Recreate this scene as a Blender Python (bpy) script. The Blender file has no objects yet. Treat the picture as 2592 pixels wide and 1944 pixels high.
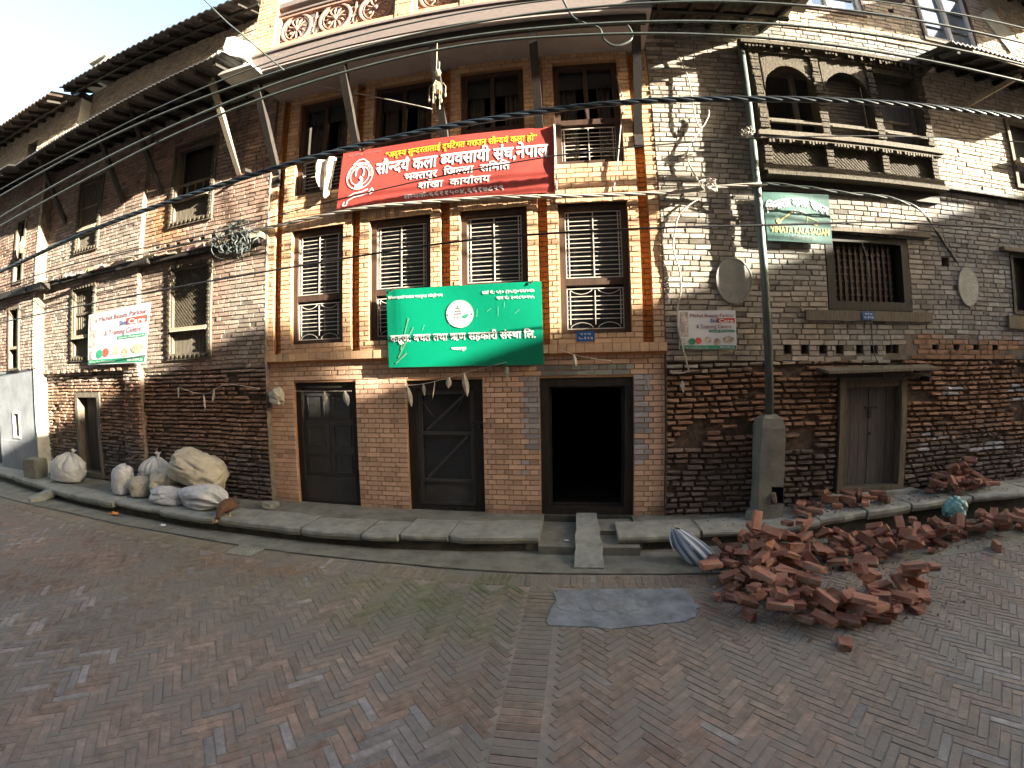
import bpy, bmesh, math, random
import numpy as np
from mathutils import Vector, Matrix
rnd = random.Random(7)
sc = bpy.context.scene
C = sc.collection
R = math.radians

# ------------------------------------------------------------------ camera (wide action-camera lens)
CAM = Vector((0.0, -5.8, 2.12))
YAW, PIT, ROLL = R(8.3405), R(-1.3254), R(-1.0972)
def cam_dir(x, y, z):            # camera space (right, forward, up) -> world
    c, s = math.cos(ROLL), math.sin(ROLL); x, z = x*c - z*s, x*s + z*c
    c, s = math.cos(PIT), math.sin(PIT); y, z = y*c - z*s, y*s + z*c
    c, s = math.cos(YAW), math.sin(YAW); x, y = x*c - y*s, x*s + y*c
    return Vector((x, y, z))
cd = bpy.data.cameras.new('camera'); co = bpy.data.objects.new('camera', cd); C.objects.link(co)
r_, f_, u_ = cam_dir(1, 0, 0), cam_dir(0, 1, 0), cam_dir(0, 0, 1)
co.matrix_world = Matrix(((r_.x, u_.x, -f_.x, CAM.x), (r_.y, u_.y, -f_.y, CAM.y), (r_.z, u_.z, -f_.z, CAM.z), (0, 0, 0, 1)))
cd.type = 'PANO'; cd.panorama_type = 'FISHEYE_LENS_POLYNOMIAL'
cd.sensor_width = 36.0; cd.sensor_fit = 'HORIZONTAL'
th = np.linspace(0, 1.35, 200); rr = 1099.634*(th + .15*th**3)*36/2592
A_ = np.stack([rr, rr**2, rr**3, rr**4], 1); k_ = np.linalg.lstsq(A_, th, rcond=None)[0]
cd.fisheye_polynomial_k0 = 0.0
cd.fisheye_polynomial_k1, cd.fisheye_polynomial_k2, cd.fisheye_polynomial_k3, cd.fisheye_polynomial_k4 = [-float(v) for v in k_]
cd.fisheye_fov = R(180); cd.clip_start = .02; cd.clip_end = 500
sc.camera = co
# ------------------------------------------------------------------ sky, sun, exposure
SUN = Vector((4.2, -1.0, 1.22)).normalized()
w = bpy.data.worlds.new("World"); sc.world = w; w.use_nodes = True
nt = w.node_tree; sky = nt.nodes.new('ShaderNodeTexSky'); sky.sky_type = 'NISHITA'; sky.sun_disc = False
sky.sun_elevation = math.asin(SUN.z); sky.sun_rotation = math.atan2(SUN.x, SUN.y)
sky.air_density = 1.2; sky.dust_density = 3.2; sky.ozone_density = 1.0
nt.links.new(sky.outputs[0], nt.nodes['Background'].inputs[0]); nt.nodes['Background'].inputs[1].default_value = 0.072
ld = bpy.data.lights.new('sun', 'SUN'); lo = bpy.data.objects.new('sun', ld); C.objects.link(lo)
ld.energy = 5.0; ld.angle = R(.5); ld.color = (1.0, .91, .74)
lo.rotation_euler = (-SUN).to_track_quat('-Z', 'Y').to_euler()
sc.view_settings.view_transform = 'Standard'; sc.view_settings.look = 'None'
sc.view_settings.exposure = 3.4; sc.view_settings.gamma = 1.0

# ------------------------------------------------------------------ materials
def mat(name, col, rough=.85, namp=.25, nscale=6, bump=.25, bscale=60, metal=0.0, attr=False, stretch=None, spec=.3, stain=None, objrand=0.0):
    m = bpy.data.materials.new(name); m.use_nodes = True; t = m.node_tree; N = t.nodes; Lk = t.links
    b = N['Principled BSDF']; b.inputs['Roughness'].default_value = rough; b.inputs['Metallic'].default_value = metal
    b.inputs['Specular IOR Level'].default_value = spec
    tc = N.new('ShaderNodeTexCoord'); src = tc.outputs['Object']
    if stretch:
        mp = N.new('ShaderNodeMapping'); mp.inputs['Scale'].default_value = stretch; Lk.new(src, mp.inputs[0]); src = mp.outputs[0]
    n = N.new('ShaderNodeTexNoise'); n.inputs['Scale'].default_value = nscale; n.inputs['Detail'].default_value = 8; n.inputs['Roughness'].default_value = .65
    Lk.new(src, n.inputs['Vector'])
    mr = N.new('ShaderNodeMapRange'); mr.inputs[1].default_value = .3; mr.inputs[2].default_value = .7
    mr.inputs[3].default_value = 1-namp; mr.inputs[4].default_value = 1+namp; Lk.new(n.outputs[0], mr.inputs[0])
    mx = N.new('ShaderNodeVectorMath'); mx.operation = 'SCALE'
    if attr:
        a = N.new('ShaderNodeAttribute'); a.attribute_name = 'Col'; Lk.new(a.outputs['Color'], mx.inputs[0])
    else:
        mx.inputs[0].default_value = col[:3]
    Lk.new(mr.outputs[0], mx.inputs['Scale']); out = mx.outputs[0]
    if objrand:
        oi = N.new('ShaderNodeObjectInfo'); m2 = N.new('ShaderNodeMapRange'); m2.inputs[3].default_value = 1-objrand; m2.inputs[4].default_value = 1+objrand
        Lk.new(oi.outputs['Random'], m2.inputs[0]); v2 = N.new('ShaderNodeVectorMath'); v2.operation = 'SCALE'
        Lk.new(out, v2.inputs[0]); Lk.new(m2.outputs[0], v2.inputs['Scale']); out = v2.outputs[0]
    if stain:
        sn = N.new('ShaderNodeTexNoise'); sn.inputs['Scale'].default_value = stain[1]; sn.inputs['Detail'].default_value = 10; sn.inputs['Roughness'].default_value = .7
        Lk.new(tc.outputs['Object'], sn.inputs['Vector'])
        cr = N.new('ShaderNodeMapRange'); cr.inputs[1].default_value = stain[2]; cr.inputs[2].default_value = stain[2]+.12; Lk.new(sn.outputs[0], cr.inputs[0])
        cr.inputs[4].default_value = stain[3]
        mm = N.new('ShaderNodeMix'); mm.data_type = 'RGBA'; Lk.new(cr.outputs[0], mm.inputs[0]); Lk.new(out, mm.inputs[6]); mm.inputs[7].default_value = (*stain[0], 1); out = mm.outputs[2]
    Lk.new(out, b.inputs['Base Color'])
    if bump:
        bn = N.new('ShaderNodeTexNoise'); bn.inputs['Scale'].default_value = bscale; bn.inputs['Detail'].default_value = 6; Lk.new(src, bn.inputs['Vector'])
        bp = N.new('ShaderNodeBump'); bp.inputs['Strength'].default_value = bump; bp.inputs['Distance'].default_value = .012
        Lk.new(bn.outputs[0], bp.inputs['Height']); Lk.new(bp.outputs[0], b.inputs['Normal'])
    return m
M = {}
M['brick'] = mat('old brick', None, .92, .22, 9, .5, 70, attr=True, spec=.15)
M['paint_brick'] = mat('orange painted brick', None, .75, .12, 5, .2, 60, attr=True, spec=.25, stain=((.20, .10, .055), 2.2, .60, .5))
M['mortar'] = mat('mud mortar', (.11, .08, .058), .95, .4, 8, .6, 40)
M['cavity'] = mat('mud mortar with hole shade', (.085, .062, .047), .95, .5, 9, .8, 30)  # darkened mortar: the shade inside missing-brick holes is put into its colour
M['mortar_grey'] = mat('dusty mortar', (.15, .125, .10), .95, .4, 8, .6, 40)
M['paint_joint'] = mat('painted joint', (.34, .19, .10), .85, .2, 6, .2, 60)
M['shade_orange'] = mat('deep orange shade paint', None, .75, .12, 6, .2, 60, attr=True)
M['core'] = mat('dark interior', (.02, .018, .016), .95, .2, 3, 0)  # near-black so unlit rooms and holes read dark; shade put into the colour
M['wood_dark'] = mat('dark brown varnished wood', (.055, .032, .022), .55, .35, 5, .2, 60, stretch=(3, 3, .4))
M['wood_black'] = mat('sooty black wood', (.022, .018, .015), .7, .4, 5, .3, 50, stretch=(3, 3, .4))  # near-black wood for frames, beams and rafters
M['wood_grey'] = mat('weathered grey wood', (.115, .098, .075), .85, .45, 6, .5, 60, stretch=(6, 6, .5))
M['wood_carved'] = mat('old carved wood', (.068, .056, .038), .85, .5, 18, .9, 45)
M['wood_pale'] = mat('pale split wood', (.29, .245, .18), .85, .3, 8, .4, 50, stretch=(8, 8, .6))
M['plank_door'] = mat('old grey plank door', (.105, .098, .092), .8, .45, 5, .4, 50, stretch=(10, 10, .5))
M['iron_white'] = mat('pale painted iron', (.50, .46, .40), .5, .2, 20, .1, 80, metal=.0)
M['iron'] = mat('dark iron', (.045, .043, .042), .5, .4, 10, .2, 60, metal=.4)
M['door_metal'] = mat('dark metal door', (.042, .041, .040), .55, .35, 3, .15, 40, spec=.5, stain=((.10, .10, .10), 1.6, .58, .5))
M['glass_dark'] = mat('dusty dark glass', (.02, .024, .028), .12, .3, 4, 0, spec=.6)
M['glass_sky'] = mat('window glass', (.30, .36, .42), .06, .3, 3, 0, spec=1.0, metal=.55)
M['curtain'] = mat('dull curtain', (.10, .085, .075), .9, .3, 6, .2, 30)
M['plaster_grey'] = mat('grey blue cement plaster', (.22, .235, .255), .9, .25, 2.0, .35, 30, stain=((.12, .115, .11), 2.5, .6, .8))
M['plaster_pale'] = mat('pale cement plaster', (.42, .43, .39), .9, .25, 4, .35, 35, stain=((.22, .16, .11), 3, .62, .9))
M['slab_paint'] = mat('greyish painted concrete', (.34, .30, .285), .85, .12, 3, .15, 40)
M['fascia'] = mat('pinkish fascia paint', (.17, .14, .132), .8, .18, 8, .2, 40, stretch=(1, 1, 6))
M['terracotta'] = mat('terracotta lattice', (.30, .19, .155), .85, .2, 12, .4, 60)
M['stone'] = mat('worn grey kerb stone', (.235, .245, .22), .9, .3, 5, .6, 25, stain=((.10, .105, .08), 3, .6, .7))
M['stone_dark'] = mat('dark stone', (.055, .055, .045), .9, .45, 6, .6, 25)  # near-black stone for kerb riser, threshold and gutter strip
M['cement'] = mat('dirty cement', (.165, .165, .138), .92, .35, 3.5, .45, 30, stain=((.09, .09, .065), 2, .55, .8))
M['road_joint'] = mat('road dirt', (.22, .188, .158), .95, .35, 6, .4, 30, stain=((.17, .163, .148), 2.2, .46, .75))
M['paver'] = mat('road brick', None, .85, .3, 12, .5, 50, attr=True, spec=.2, stain=((.17, .163, .148), 2.2, .46, .75))
M['slate'] = mat('blue grey stone plate', (.17, .19, .21), .85, .4, 5, 1.0, 26, stain=((.10, .10, .095), 4, .56, .8))
M['red_brick'] = mat('fresh red brick', (.255, .125, .09), .9, .25, 14, .5, 50, objrand=.4, spec=.15, stain=((.26, .20, .155), 6, .50, .75))
M['rubble'] = mat('brick dust and rubble', (.22, .15, .115), .95, .4, 20, .6, 60)
M['cloth_white'] = mat('grubby white woven plastic', (.46, .48, .49), .7, .22, 6, 1.0, 14, stain=((.20, .19, .15), 3.5, .60, .7))
M['cloth_tan'] = mat('tan stained sack', (.42, .395, .32), .75, .25, 5, 1.0, 14, stain=((.28, .24, .15), 3, .56, .7))
M['rag'] = mat('pale rag', (.60, .53, .44), .9, .25, 8, .3, 40)
M['rag_brown'] = mat('brown cloth stripe', (.16, .12, .09), .9, .25, 8, .3, 40)
M['leaf_dry'] = mat('dry leaf', (.40, .37, .30), .8, .3, 12, .3, 40)
M['red_sign'] = mat('red banner vinyl', (.30, .05, .04), .5, .08, 2, .15, 8)
M['green_sign'] = mat('green flex board', (.0, .19, .105), .4, .06, 2, .1, 10)
M['teal_sign'] = mat('faded teal sign', (.03, .10, .088), .6, .25, 4, .1, 30, stain=((.30, .45, .40), 3, .6, .6))
M['white_print'] = mat('white print', (.66, .66, .65), .6, .06, 10, 0)
M['yellow_print'] = mat('yellow print', (.62, .50, .03), .6, .06, 10, 0)
M['gold_print'] = mat('dull gold print', (.50, .40, .13), .6, .15, 10, 0)
M['grey_print'] = mat('grey print', (.12, .14, .14), .6, .06, 10, 0)
M['scratch_print'] = mat('scratched green print', (.18, .38, .28), .6, .2, 10, 0)
M['dark_print'] = mat('dark print', (.03, .035, .04), .6, .06, 10, 0)
M['green_print'] = mat('green print', (.02, .22, .12), .6, .1, 10, 0)
M['red_print'] = mat('red print', (.50, .07, .05), .6, .1, 10, 0)
M['maroon_print'] = mat('maroon print', (.26, .09, .11), .6, .1, 10, 0)
M['blue_print'] = mat('blue print', (.03, .08, .25), .6, .1, 10, 0)
M['photo_print'] = mat('brownish photo print', (.33, .30, .28), .6, .7, 14, 0)
M['fruit_print'] = mat('mixed photo print', (.40, .33, .24), .6, .8, 18, 0)
M['poster'] = mat('white poster vinyl', (.55, .57, .59), .5, .06, 3, .1, 12)
M['plate_blue'] = mat('small blue enamel', (.02, .10, .30), .45, .2, 10, .1, 40)
M['rubber'] = mat('black cable sheath', (.012, .012, .014), .45, .3, 10, .1, 60, spec=.4)
M['cable_grey'] = mat('grey green cable sheath', (.055, .066, .062), .5, .3, 10, .1, 60)
M['cable_blue'] = mat('blue black cable sheath', (.014, .022, .03), .4, .3, 10, .1, 60, spec=.5)
M['cable_pale'] = mat('pale wire sheath', (.33, .31, .27), .6, .25, 10, .1, 60)
M['pole_paint'] = mat('grey green pole paint', (.10, .125, .12), .5, .3, 6, .2, 40, metal=.3, stretch=(6, 6, 1))
M['tin'] = mat('rusty corrugated tin', (.10, .095, .095), .6, .4, 3, .3, 40, metal=.3)
M['tile'] = mat('old roof tile', (.085, .065, .05), .9, .4, 8, .5, 40)
M['white_wash'] = mat('white weathered plaster', (.50, .50, .475), .85, .12, 6, .4, 30)
M['brass'] = mat('pale brass', (.40, .36, .25), .35, .2, 20, .1, 60, metal=.6)
M['disc'] = mat('dried mud disc', (.27, .265, .235), .92, .22, 5, .5, 30, stain=((.16, .15, .13), 4, .62, .7))
M['disc_pale'] = mat('pale plaster disc', (.36, .37, .33), .92, .22, 7, .5, 30, stain=((.20, .20, .18), 6, .6, .7))
M['hen'] = mat('brown feathers', (.10, .055, .035), .8, .5, 40, .5, 60)
M['beak'] = mat('pale beak', (.5, .35, .2), .5, .2, 20, 0)
M['bag_blue'] = mat('striped blue plastic', None, .45, .1, 8, .2, 20, attr=True, spec=.5)
M['paper'] = mat('litter paper', (.7, .7, .68), .7, .1, 10, 0)
M['orange_litter'] = mat('orange wrapper', (.55, .22, .06), .6, .1, 10, 0)
M['pl_teal'] = mat('teal plastic scrap', (.15, .33, .33), .4, .3, 8, .3, 25, spec=.5)

# ------------------------------------------------------------------ helpers
def P(F, x, o, z): return (x, F[0] + F[1]*x - o, z)
O_ = (0.0, 0.0); SLL = -math.tan(R(1.66)); SRR = math.tan(R(3.34))
L_ = (-.236, SLL); R_ = (-.06 - SRR*1.18, SRR)
class MB:
    def __init__(s): s.v = []; s.f = []; s.c = []; s.smooth = False
    def add(s, vs, fs, col=None):
        b = len(s.v); s.v += [tuple(v) for v in vs]; s.f += [tuple(b+i for i in f) for f in fs]; s.c += [col or (1, 1, 1)]*len(vs)
    def box(s, F, x0, x1, o0, o1, z0, z1, col=None, j=0):
        vs = []
        for z in (z0, z1):
            for o in (o0, o1):
                for x in (x0, x1):
                    q = P(F, x, o, z); vs.append(tuple(a + rnd.uniform(-j, j) for a in q))
        s.add(vs, [(0, 2, 3, 1), (4, 5, 7, 6), (0, 1, 5, 4), (2, 6, 7, 3), (0, 4, 6, 2), (1, 3, 7, 5)], col)
    def hexa(s, p, col=None):        # 8 points: bottom 4 ring, top 4 ring
        s.add(p, [(3, 2, 1, 0), (4, 5, 6, 7), (0, 1, 5, 4), (1, 2, 6, 5), (2, 3, 7, 6), (3, 0, 4, 7)], col)
    def bar(s, a, b, w, h, up=(0, 0, 1), col=None):
        a, b = Vector(a), Vector(b); d = (b-a).normalized(); u = Vector(up); sd = d.cross(u)
        if sd.length < 1e-4: sd = d.cross(Vector((1, 0, 0)))
        sd.normalize(); u = sd.cross(d).normalized(); sd *= w/2; u *= h/2
        s.hexa([a-sd-u, a+sd-u, a+sd+u, a-sd+u, b-sd-u, b+sd-u, b+sd+u, b-sd+u], col)
    def tube(s, pts, r, n=8, col=None, caps=True):
        pts = [Vector(p) for p in pts]; rings = []; prev = None
        for i, p in enumerate(pts):
            d = (pts[min(i+1, len(pts)-1)] - pts[max(i-1, 0)]).normalized()
            u = prev if prev is not None else (Vector((0, 0, 1)) if abs(d.z) < .9 else Vector((1, 0, 0)))
            a = (u - d*u.dot(d)).normalized(); prev = a; b = d.cross(a)
            ri = r[i] if isinstance(r, (list, tuple)) else r
            rings.append([p + (a*math.cos(2*math.pi*k/n) + b*math.sin(2*math.pi*k/n))*ri for k in range(n)])
        vs = [q for rg in rings for q in rg]; fs = []
        for i in range(len(pts)-1):
            for k in range(n):
                k2 = (k+1) % n; fs.append((i*n+k, i*n+k2, (i+1)*n+k2, (i+1)*n+k))
        if caps: fs += [tuple(reversed(range(n))), tuple((len(pts)-1)*n+k for k in range(n))]
        s.add(vs, fs, col)
    def lathe(s, c, prof, n=16, axis='z', col=None):
        vs = []; fs = []; c = Vector(c)
        for (r, h) in prof:
            for k in range(n):
                a = 2*math.pi*k/n; x, y = r*math.cos(a), r*math.sin(a)
                vs.append(c + (Vector((x, y, h)) if axis == 'z' else Vector((x, -h, y))))
        for i in range(len(prof)-1):
            for k in range(n):
                k2 = (k+1) % n; fs.append((i*n+k, i*n+k2, (i+1)*n+k2, (i+1)*n+k))
        fs += [tuple(reversed(range(n))), tuple((len(prof)-1)*n+k for k in range(n))]
        s.add(vs, fs, col)
    def prism(s, ring_a, ring_b, col=None):
        n = len(ring_a); s.add(list(ring_a)+list(ring_b), [tuple(reversed(range(n))), tuple(n+i for i in range(n))] + [(i, (i+1) % n, n+(i+1) % n, n+i) for i in range(n)], col)
    def build(s, name, m, parent=None, smooth=False):
        me = bpy.data.meshes.new(name); me.from_pydata(s.v, [], s.f)
        a = me.attributes.new('Col', 'FLOAT_COLOR', 'POINT')
        a.data.foreach_set('color', np.c_[np.array(s.c, 'f').reshape(-1, 3), np.ones(len(s.c), 'f')].ravel())
        me.materials.append(M[m] if isinstance(m, str) else m)
        if smooth or s.smooth: me.polygons.foreach_set('use_smooth', [True]*len(me.polygons))
        me.update(); o = bpy.data.objects.new(name, me); C.objects.link(o)
        if parent is not None: o.parent = parent; o.matrix_parent_inverse = Matrix.Translation(-parent_off(parent))
        return o
def parent_off(o):
    return Vector(o.location) if o.parent is None else Vector((0, 0, 0))   # parts keep their vertices in world space
def tag(o, label=None, cat=None, group=None, kind=None):
    if label: o['label'] = label
    if cat: o['category'] = cat
    if group: o['group'] = group
    if kind: o['kind'] = kind
    return o
def thing(name, label, cat, loc=(0, 0, 0), group=None):
    o = bpy.data.objects.new(name, None); o.location = loc; o.empty_display_size = .2; C.objects.link(o); return tag(o, label, cat, group)

def vnoise(x, z, s=1.0, seed=0):
    x = np.asarray(x, float)*s + seed*17.3; z = np.asarray(z, float)*s + seed*9.1
    xi = np.floor(x); zi = np.floor(z); fx = x-xi; fz = z-zi; fx = fx*fx*(3-2*fx); fz = fz*fz*(3-2*fz)
    def h(a, b):
        v = np.sin(a*127.1 + b*311.7 + seed*74.7)*43758.5453; return v-np.floor(v)
    return (h(xi, zi)*(1-fx)+h(xi+1, zi)*fx)*(1-fz) + (h(xi, zi+1)*(1-fx)+h(xi+1, zi+1)*fx)*fz
def fbm(x, z, s=1.0, seed=0): return .55*vnoise(x, z, s, seed)+.3*vnoise(x, z, s*2.1, seed+1)+.15*vnoise(x, z, s*4.3, seed+2)

def quads(name, V, colv, m, parent):
    """V: (n,8,3) bricks: 4 back verts, 4 front verts -> one mesh of five faces per brick"""
    n = len(V); me = bpy.data.meshes.new(name)
    fi = np.array([[4, 5, 6, 7], [0, 1, 5, 4], [1, 2, 6, 5], [2, 3, 7, 6], [3, 0, 4, 7]])
    F_ = (np.arange(n)[:, None, None]*8 + fi[None]).reshape(-1)
    me.vertices.add(n*8); me.vertices.foreach_set('co', V.reshape(-1).astype('f'))
    me.loops.add(len(F_)); me.loops.foreach_set('vertex_index', F_.astype('i'))
    me.polygons.add(n*5); me.polygons.foreach_set('loop_start', np.arange(n*5, dtype='i')*4)
    try: me.polygons.foreach_set('loop_total', np.full(n*5, 4, 'i'))
    except Exception: pass
    me.update(calc_edges=True)
    a = me.attributes.new('Col', 'FLOAT_COLOR', 'POINT'); a.data.foreach_set('color', np.repeat(np.c_[colv, np.ones(n)], 8, 0).astype('f').ravel())
    me.shade_flat(); me.materials.append(M[m]); me.validate(); o = bpy.data.objects.new(name, me); C.objects.link(o)
    if parent is not None: o.parent = parent; o.matrix_parent_inverse = Matrix.Translation(-parent_off(parent))
    return o

def brick_wall(name, F, x0, x1, z0, z1, colf, parent, m='brick', mort='mortar', opens=(), out=0.0, course=.072, blen=.23, bond='run',
               jo=.008, jv=.003, depth=.03, joint=.009, cham=.006, missing=None, seed=0, rev=.25, vertical=False, backing=True, profile=None, sag=0.0):
    rg = np.random.default_rng(seed+100); B = []
    nz = max(1, round((z1-z0)/course)); ch = (z1-z0)/nz
    for i in range(nz):
        za, zb = z0+i*ch, z0+(i+1)*ch; zm = (za+zb)/2
        seg = [(x0, x1)]
        for op in opens:
            if op[2] < zm < op[3]:
                ns = []
                for a, b in seg:
                    if op[1] <= a or op[0] >= b: ns.append((a, b)); continue
                    if op[0] > a: ns.append((a, op[0]))
                    if op[1] < b: ns.append((op[1], b))
                seg = ns
        if bond == 'eng': L = blen if i % 2 == 0 else blen/2; off = 0 if i % 2 == 0 else blen/4
        else: L = blen; off = rg.uniform(0, blen)
        x = x0 - off; cuts = []
        while x < x1+blen:
            cuts.append(x)
            x += L if bond == 'eng' else (L*rg.uniform(.85, 1.12) if rg.random() < .72 else L*rg.uniform(.42, .6))
        for a, b in seg:
            cs = [a]+[c for c in cuts if a+.03 < c < b-.03]+[b]
            for k in range(len(cs)-1): B.append((cs[k], cs[k+1], za, zb))
    B = np.array(B); n = len(B); xm = (B[:, 0]+B[:, 1])/2; zm = (B[:, 2]+B[:, 3])/2; rv = rg.random(n)
    if missing is not None:
        keep = ~missing(xm, zm, rv); B = B[keep]; xm = xm[keep]; zm = zm[keep]; rv = rv[keep]; n = len(B)
    colv = np.clip(colf(xm, zm, rv, rg), .004, .9)
    g = joint/2; V = np.zeros((n, 8, 3)); ob = rg.normal(0, 1, n)*jo
    if profile is not None: ob = ob + profile(xm, zm)
    sg = (fbm(xm, zm, .6, seed)-.5)*sag
    for k, (ex, ez) in enumerate(((0, 2), (1, 2), (1, 3), (0, 3))):
        sx = 1 if ex == 0 else -1; sz = 1 if ez == 2 else -1
        X = B[:, ex]+sx*g; Zz = B[:, ez]+sz*g+sg
        V[:, k, 0] = X; V[:, k, 2] = Zz; V[:, k, 1] = F[0]+F[1]*X-(out-depth-.03)
        X = X+sx*cham+rg.normal(0, 1, n)*jv; Zz = Zz+sz*cham+rg.normal(0, 1, n)*jv
        V[:, 4+k, 0] = X; V[:, 4+k, 2] = Zz; V[:, 4+k, 1] = F[0]+F[1]*X-(out+ob+rg.normal(0, 1, n)*jv*1.2)
    o = quads(name, V, colv, m, parent)
    if backing: wall_back('mortar', F, x0, x1, z0, z1, opens, out-depth, o, mort, rev)
    return o
def wall_back(name, F, x0, x1, z0, z1, opens, out, parent, m, rev=.25):
    mb = MB(); xs = sorted({x0, x1}|{min(max(v, x0), x1) for op in opens for v in op[:2]}); zs = sorted({z0, z1}|{min(max(v, z0), z1) for op in opens for v in op[2:4]})
    for i in range(len(xs)-1):
        for k in range(len(zs)-1):
            xm, zm = (xs[i]+xs[i+1])/2, (zs[k]+zs[k+1])/2
            if any(op[0] < xm < op[1] and op[2] < zm < op[3] for op in opens): continue
            mb.add([P(F, xs[i], out, zs[k]), P(F, xs[i+1], out, zs[k]), P(F, xs[i+1], out, zs[k+1]), P(F, xs[i], out, zs[k+1])], [(0, 1, 2, 3)])
    for op in opens:
        a, b, c, d = op[:4]; dp = op[4] if len(op) > 4 else rev; a, b = max(a, x0), min(b, x1); c, d = max(c, z0), min(d, z1)
        if a >= b or c >= d: continue
        q = [P(F, a, out, c), P(F, b, out, c), P(F, b, out, d), P(F, a, out, d)]; q2 = [P(F, a, out-dp, c), P(F, b, out-dp, c), P(F, b, out-dp, d), P(F, a, out-dp, d)]
        mb.add(q+q2, [(0, 4, 5, 1), (1, 5, 6, 2), (2, 6, 7, 3), (3, 7, 4, 0)] + ([(4, 7, 6, 5)] if len(op) > 5 else []))
    return mb.build(name, m, parent)
def shell(name, x0, x1, y0, y1, z0, z1, parent, m='core', bottom=True):
    """house interior: closed box without its street side"""
    mb = MB(); v = [(x0, y0, z0), (x1, y0, z0), (x1, y1, z0), (x0, y1, z0), (x0, y0, z1), (x1, y0, z1), (x1, y1, z1), (x0, y1, z1)]
    mb.add(v, [(0, 1, 2, 3), (4, 7, 6, 5), (1, 5, 6, 2), (2, 6, 7, 3), (3, 7, 4, 0)]); return mb.build(name, m, parent)

# ------------------------------------------------------------------ colour fields of the masonry (brick tones; recess shade and ground-floor lift included)
def c_orange(x, z, r, g):  # ground floor made lighter than upstairs to lift it in shade
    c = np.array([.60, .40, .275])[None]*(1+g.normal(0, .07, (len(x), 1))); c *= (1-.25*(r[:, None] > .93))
    d = np.clip((.42-z)/.3, 0, 1)*fbm(x, z, 3, 3); c = c*(1-.8*d[:, None])
    sm = np.exp(-((x+1.0)/.28)**2-((z-1.2)/.35)**2)*fbm(x, z, 5, 4)*.9; c = c*(1-.6*sm[:, None])
    wl = ((x > -.72) & (x < -.45) & (z > .75) & (z < 2.07) & (g.random(len(x)) < np.clip((z-.5)/1.0, 0, .95)))
    wr = ((x > .74) & (x < 1.0) & (z > .75) & (z < 2.07) & (g.random(len(x)) < np.clip((z-.4)/1.1, 0, .95)))
    wt = ((x > -.52) & (x < .78) & (z > 2.05) & (z < 2.25))
    k = (wl | wr); c[k] = np.array([.36, .335, .33])*(.7+.45*g.random((k.sum(), 1)))
    c[wt] = np.array([.27, .275, .24])*(.7+.55*g.random((wt.sum(), 1)))
    return c
def c_orange_up(x, z, r, g):
    return np.array([.54, .355, .215])[None]*(1+g.normal(0, .07, (len(x), 1)))*(1-.18*(r[:, None] > .92))
def c_recess(x, z, r, g): return np.array([.50, .19, .05])[None]*(1+g.normal(0, .08, (len(x), 1)))  # recess shade and its orange bounce light put into the colour
def mixc(a, b, t): return np.asarray(a)[None]*(1-t[:, None]) + np.asarray(b)[None]*t[:, None]
def c_left(x, z, r, g):
    n = fbm(x, z, .9, 5); up = mixc((.27, .185, .145), (.29, .245, .205), np.clip((n-.35)*3, 0, 1))
    pt = np.clip(1.3-np.hypot((x+7.1)/.6, (z-5.0)/.5), 0, 1); up = up*(1-pt[:, None]) + np.array([.40, .22, .11])*pt[:, None]
    t = np.clip((2.25+.35*(n-.5)-z)/.25, 0, 1); lo = mixc((.25, .155, .105), (.14, .122, .115), np.clip((1.25-z+.8*(n-.5))/.5, 0, 1))
    c = up*(1-t[:, None]) + lo*t[:, None]
    return c*(1+g.normal(0, .13, (len(x), 1)))*(1-.3*(r[:, None] > .92))
def c_right(x, z, r, g):
    n = fbm(x, z, .8, 9); up = mixc((.325, .288, .238), (.275, .27, .247), np.clip((n-.3)*2.5, 0, 1))
    up = up*(1-np.clip((x-4.5)/5, 0, .25)[:, None]*np.array([.5, .2, -.3]))
    bz = np.where(x < 2.5, 2.18, np.where(x < 4.5, 2.2, 2.62)) + .35*(fbm(x, z, 2.2, 12)-.5)
    t = np.clip((bz-z)/.12, 0, 1)
    lo = mixc((.26, .155, .10), (.15, .125, .112), np.clip((1.2-z+1.1*(n-.5))/.45, 0, 1))
    c = up*(1-t[:, None]) + lo*t[:, None]
    sa = (x > 5.1) & (z > .85) & (z < 1.85) & (g.random(len(x)) < .75*np.clip((fbm(x, z, 1.6, 21)-.42)*5, 0, 1)); c[sa] = np.array([.40, .40, .42])
    return c*(1+g.normal(0, .15, (len(x), 1)))*(1-.35*(r[:, None] > .9))
def c_cream(x, z, r, g): return np.array([.45, .39, .31])[None]*(1+g.normal(0, .07, (len(x), 1)))

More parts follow.
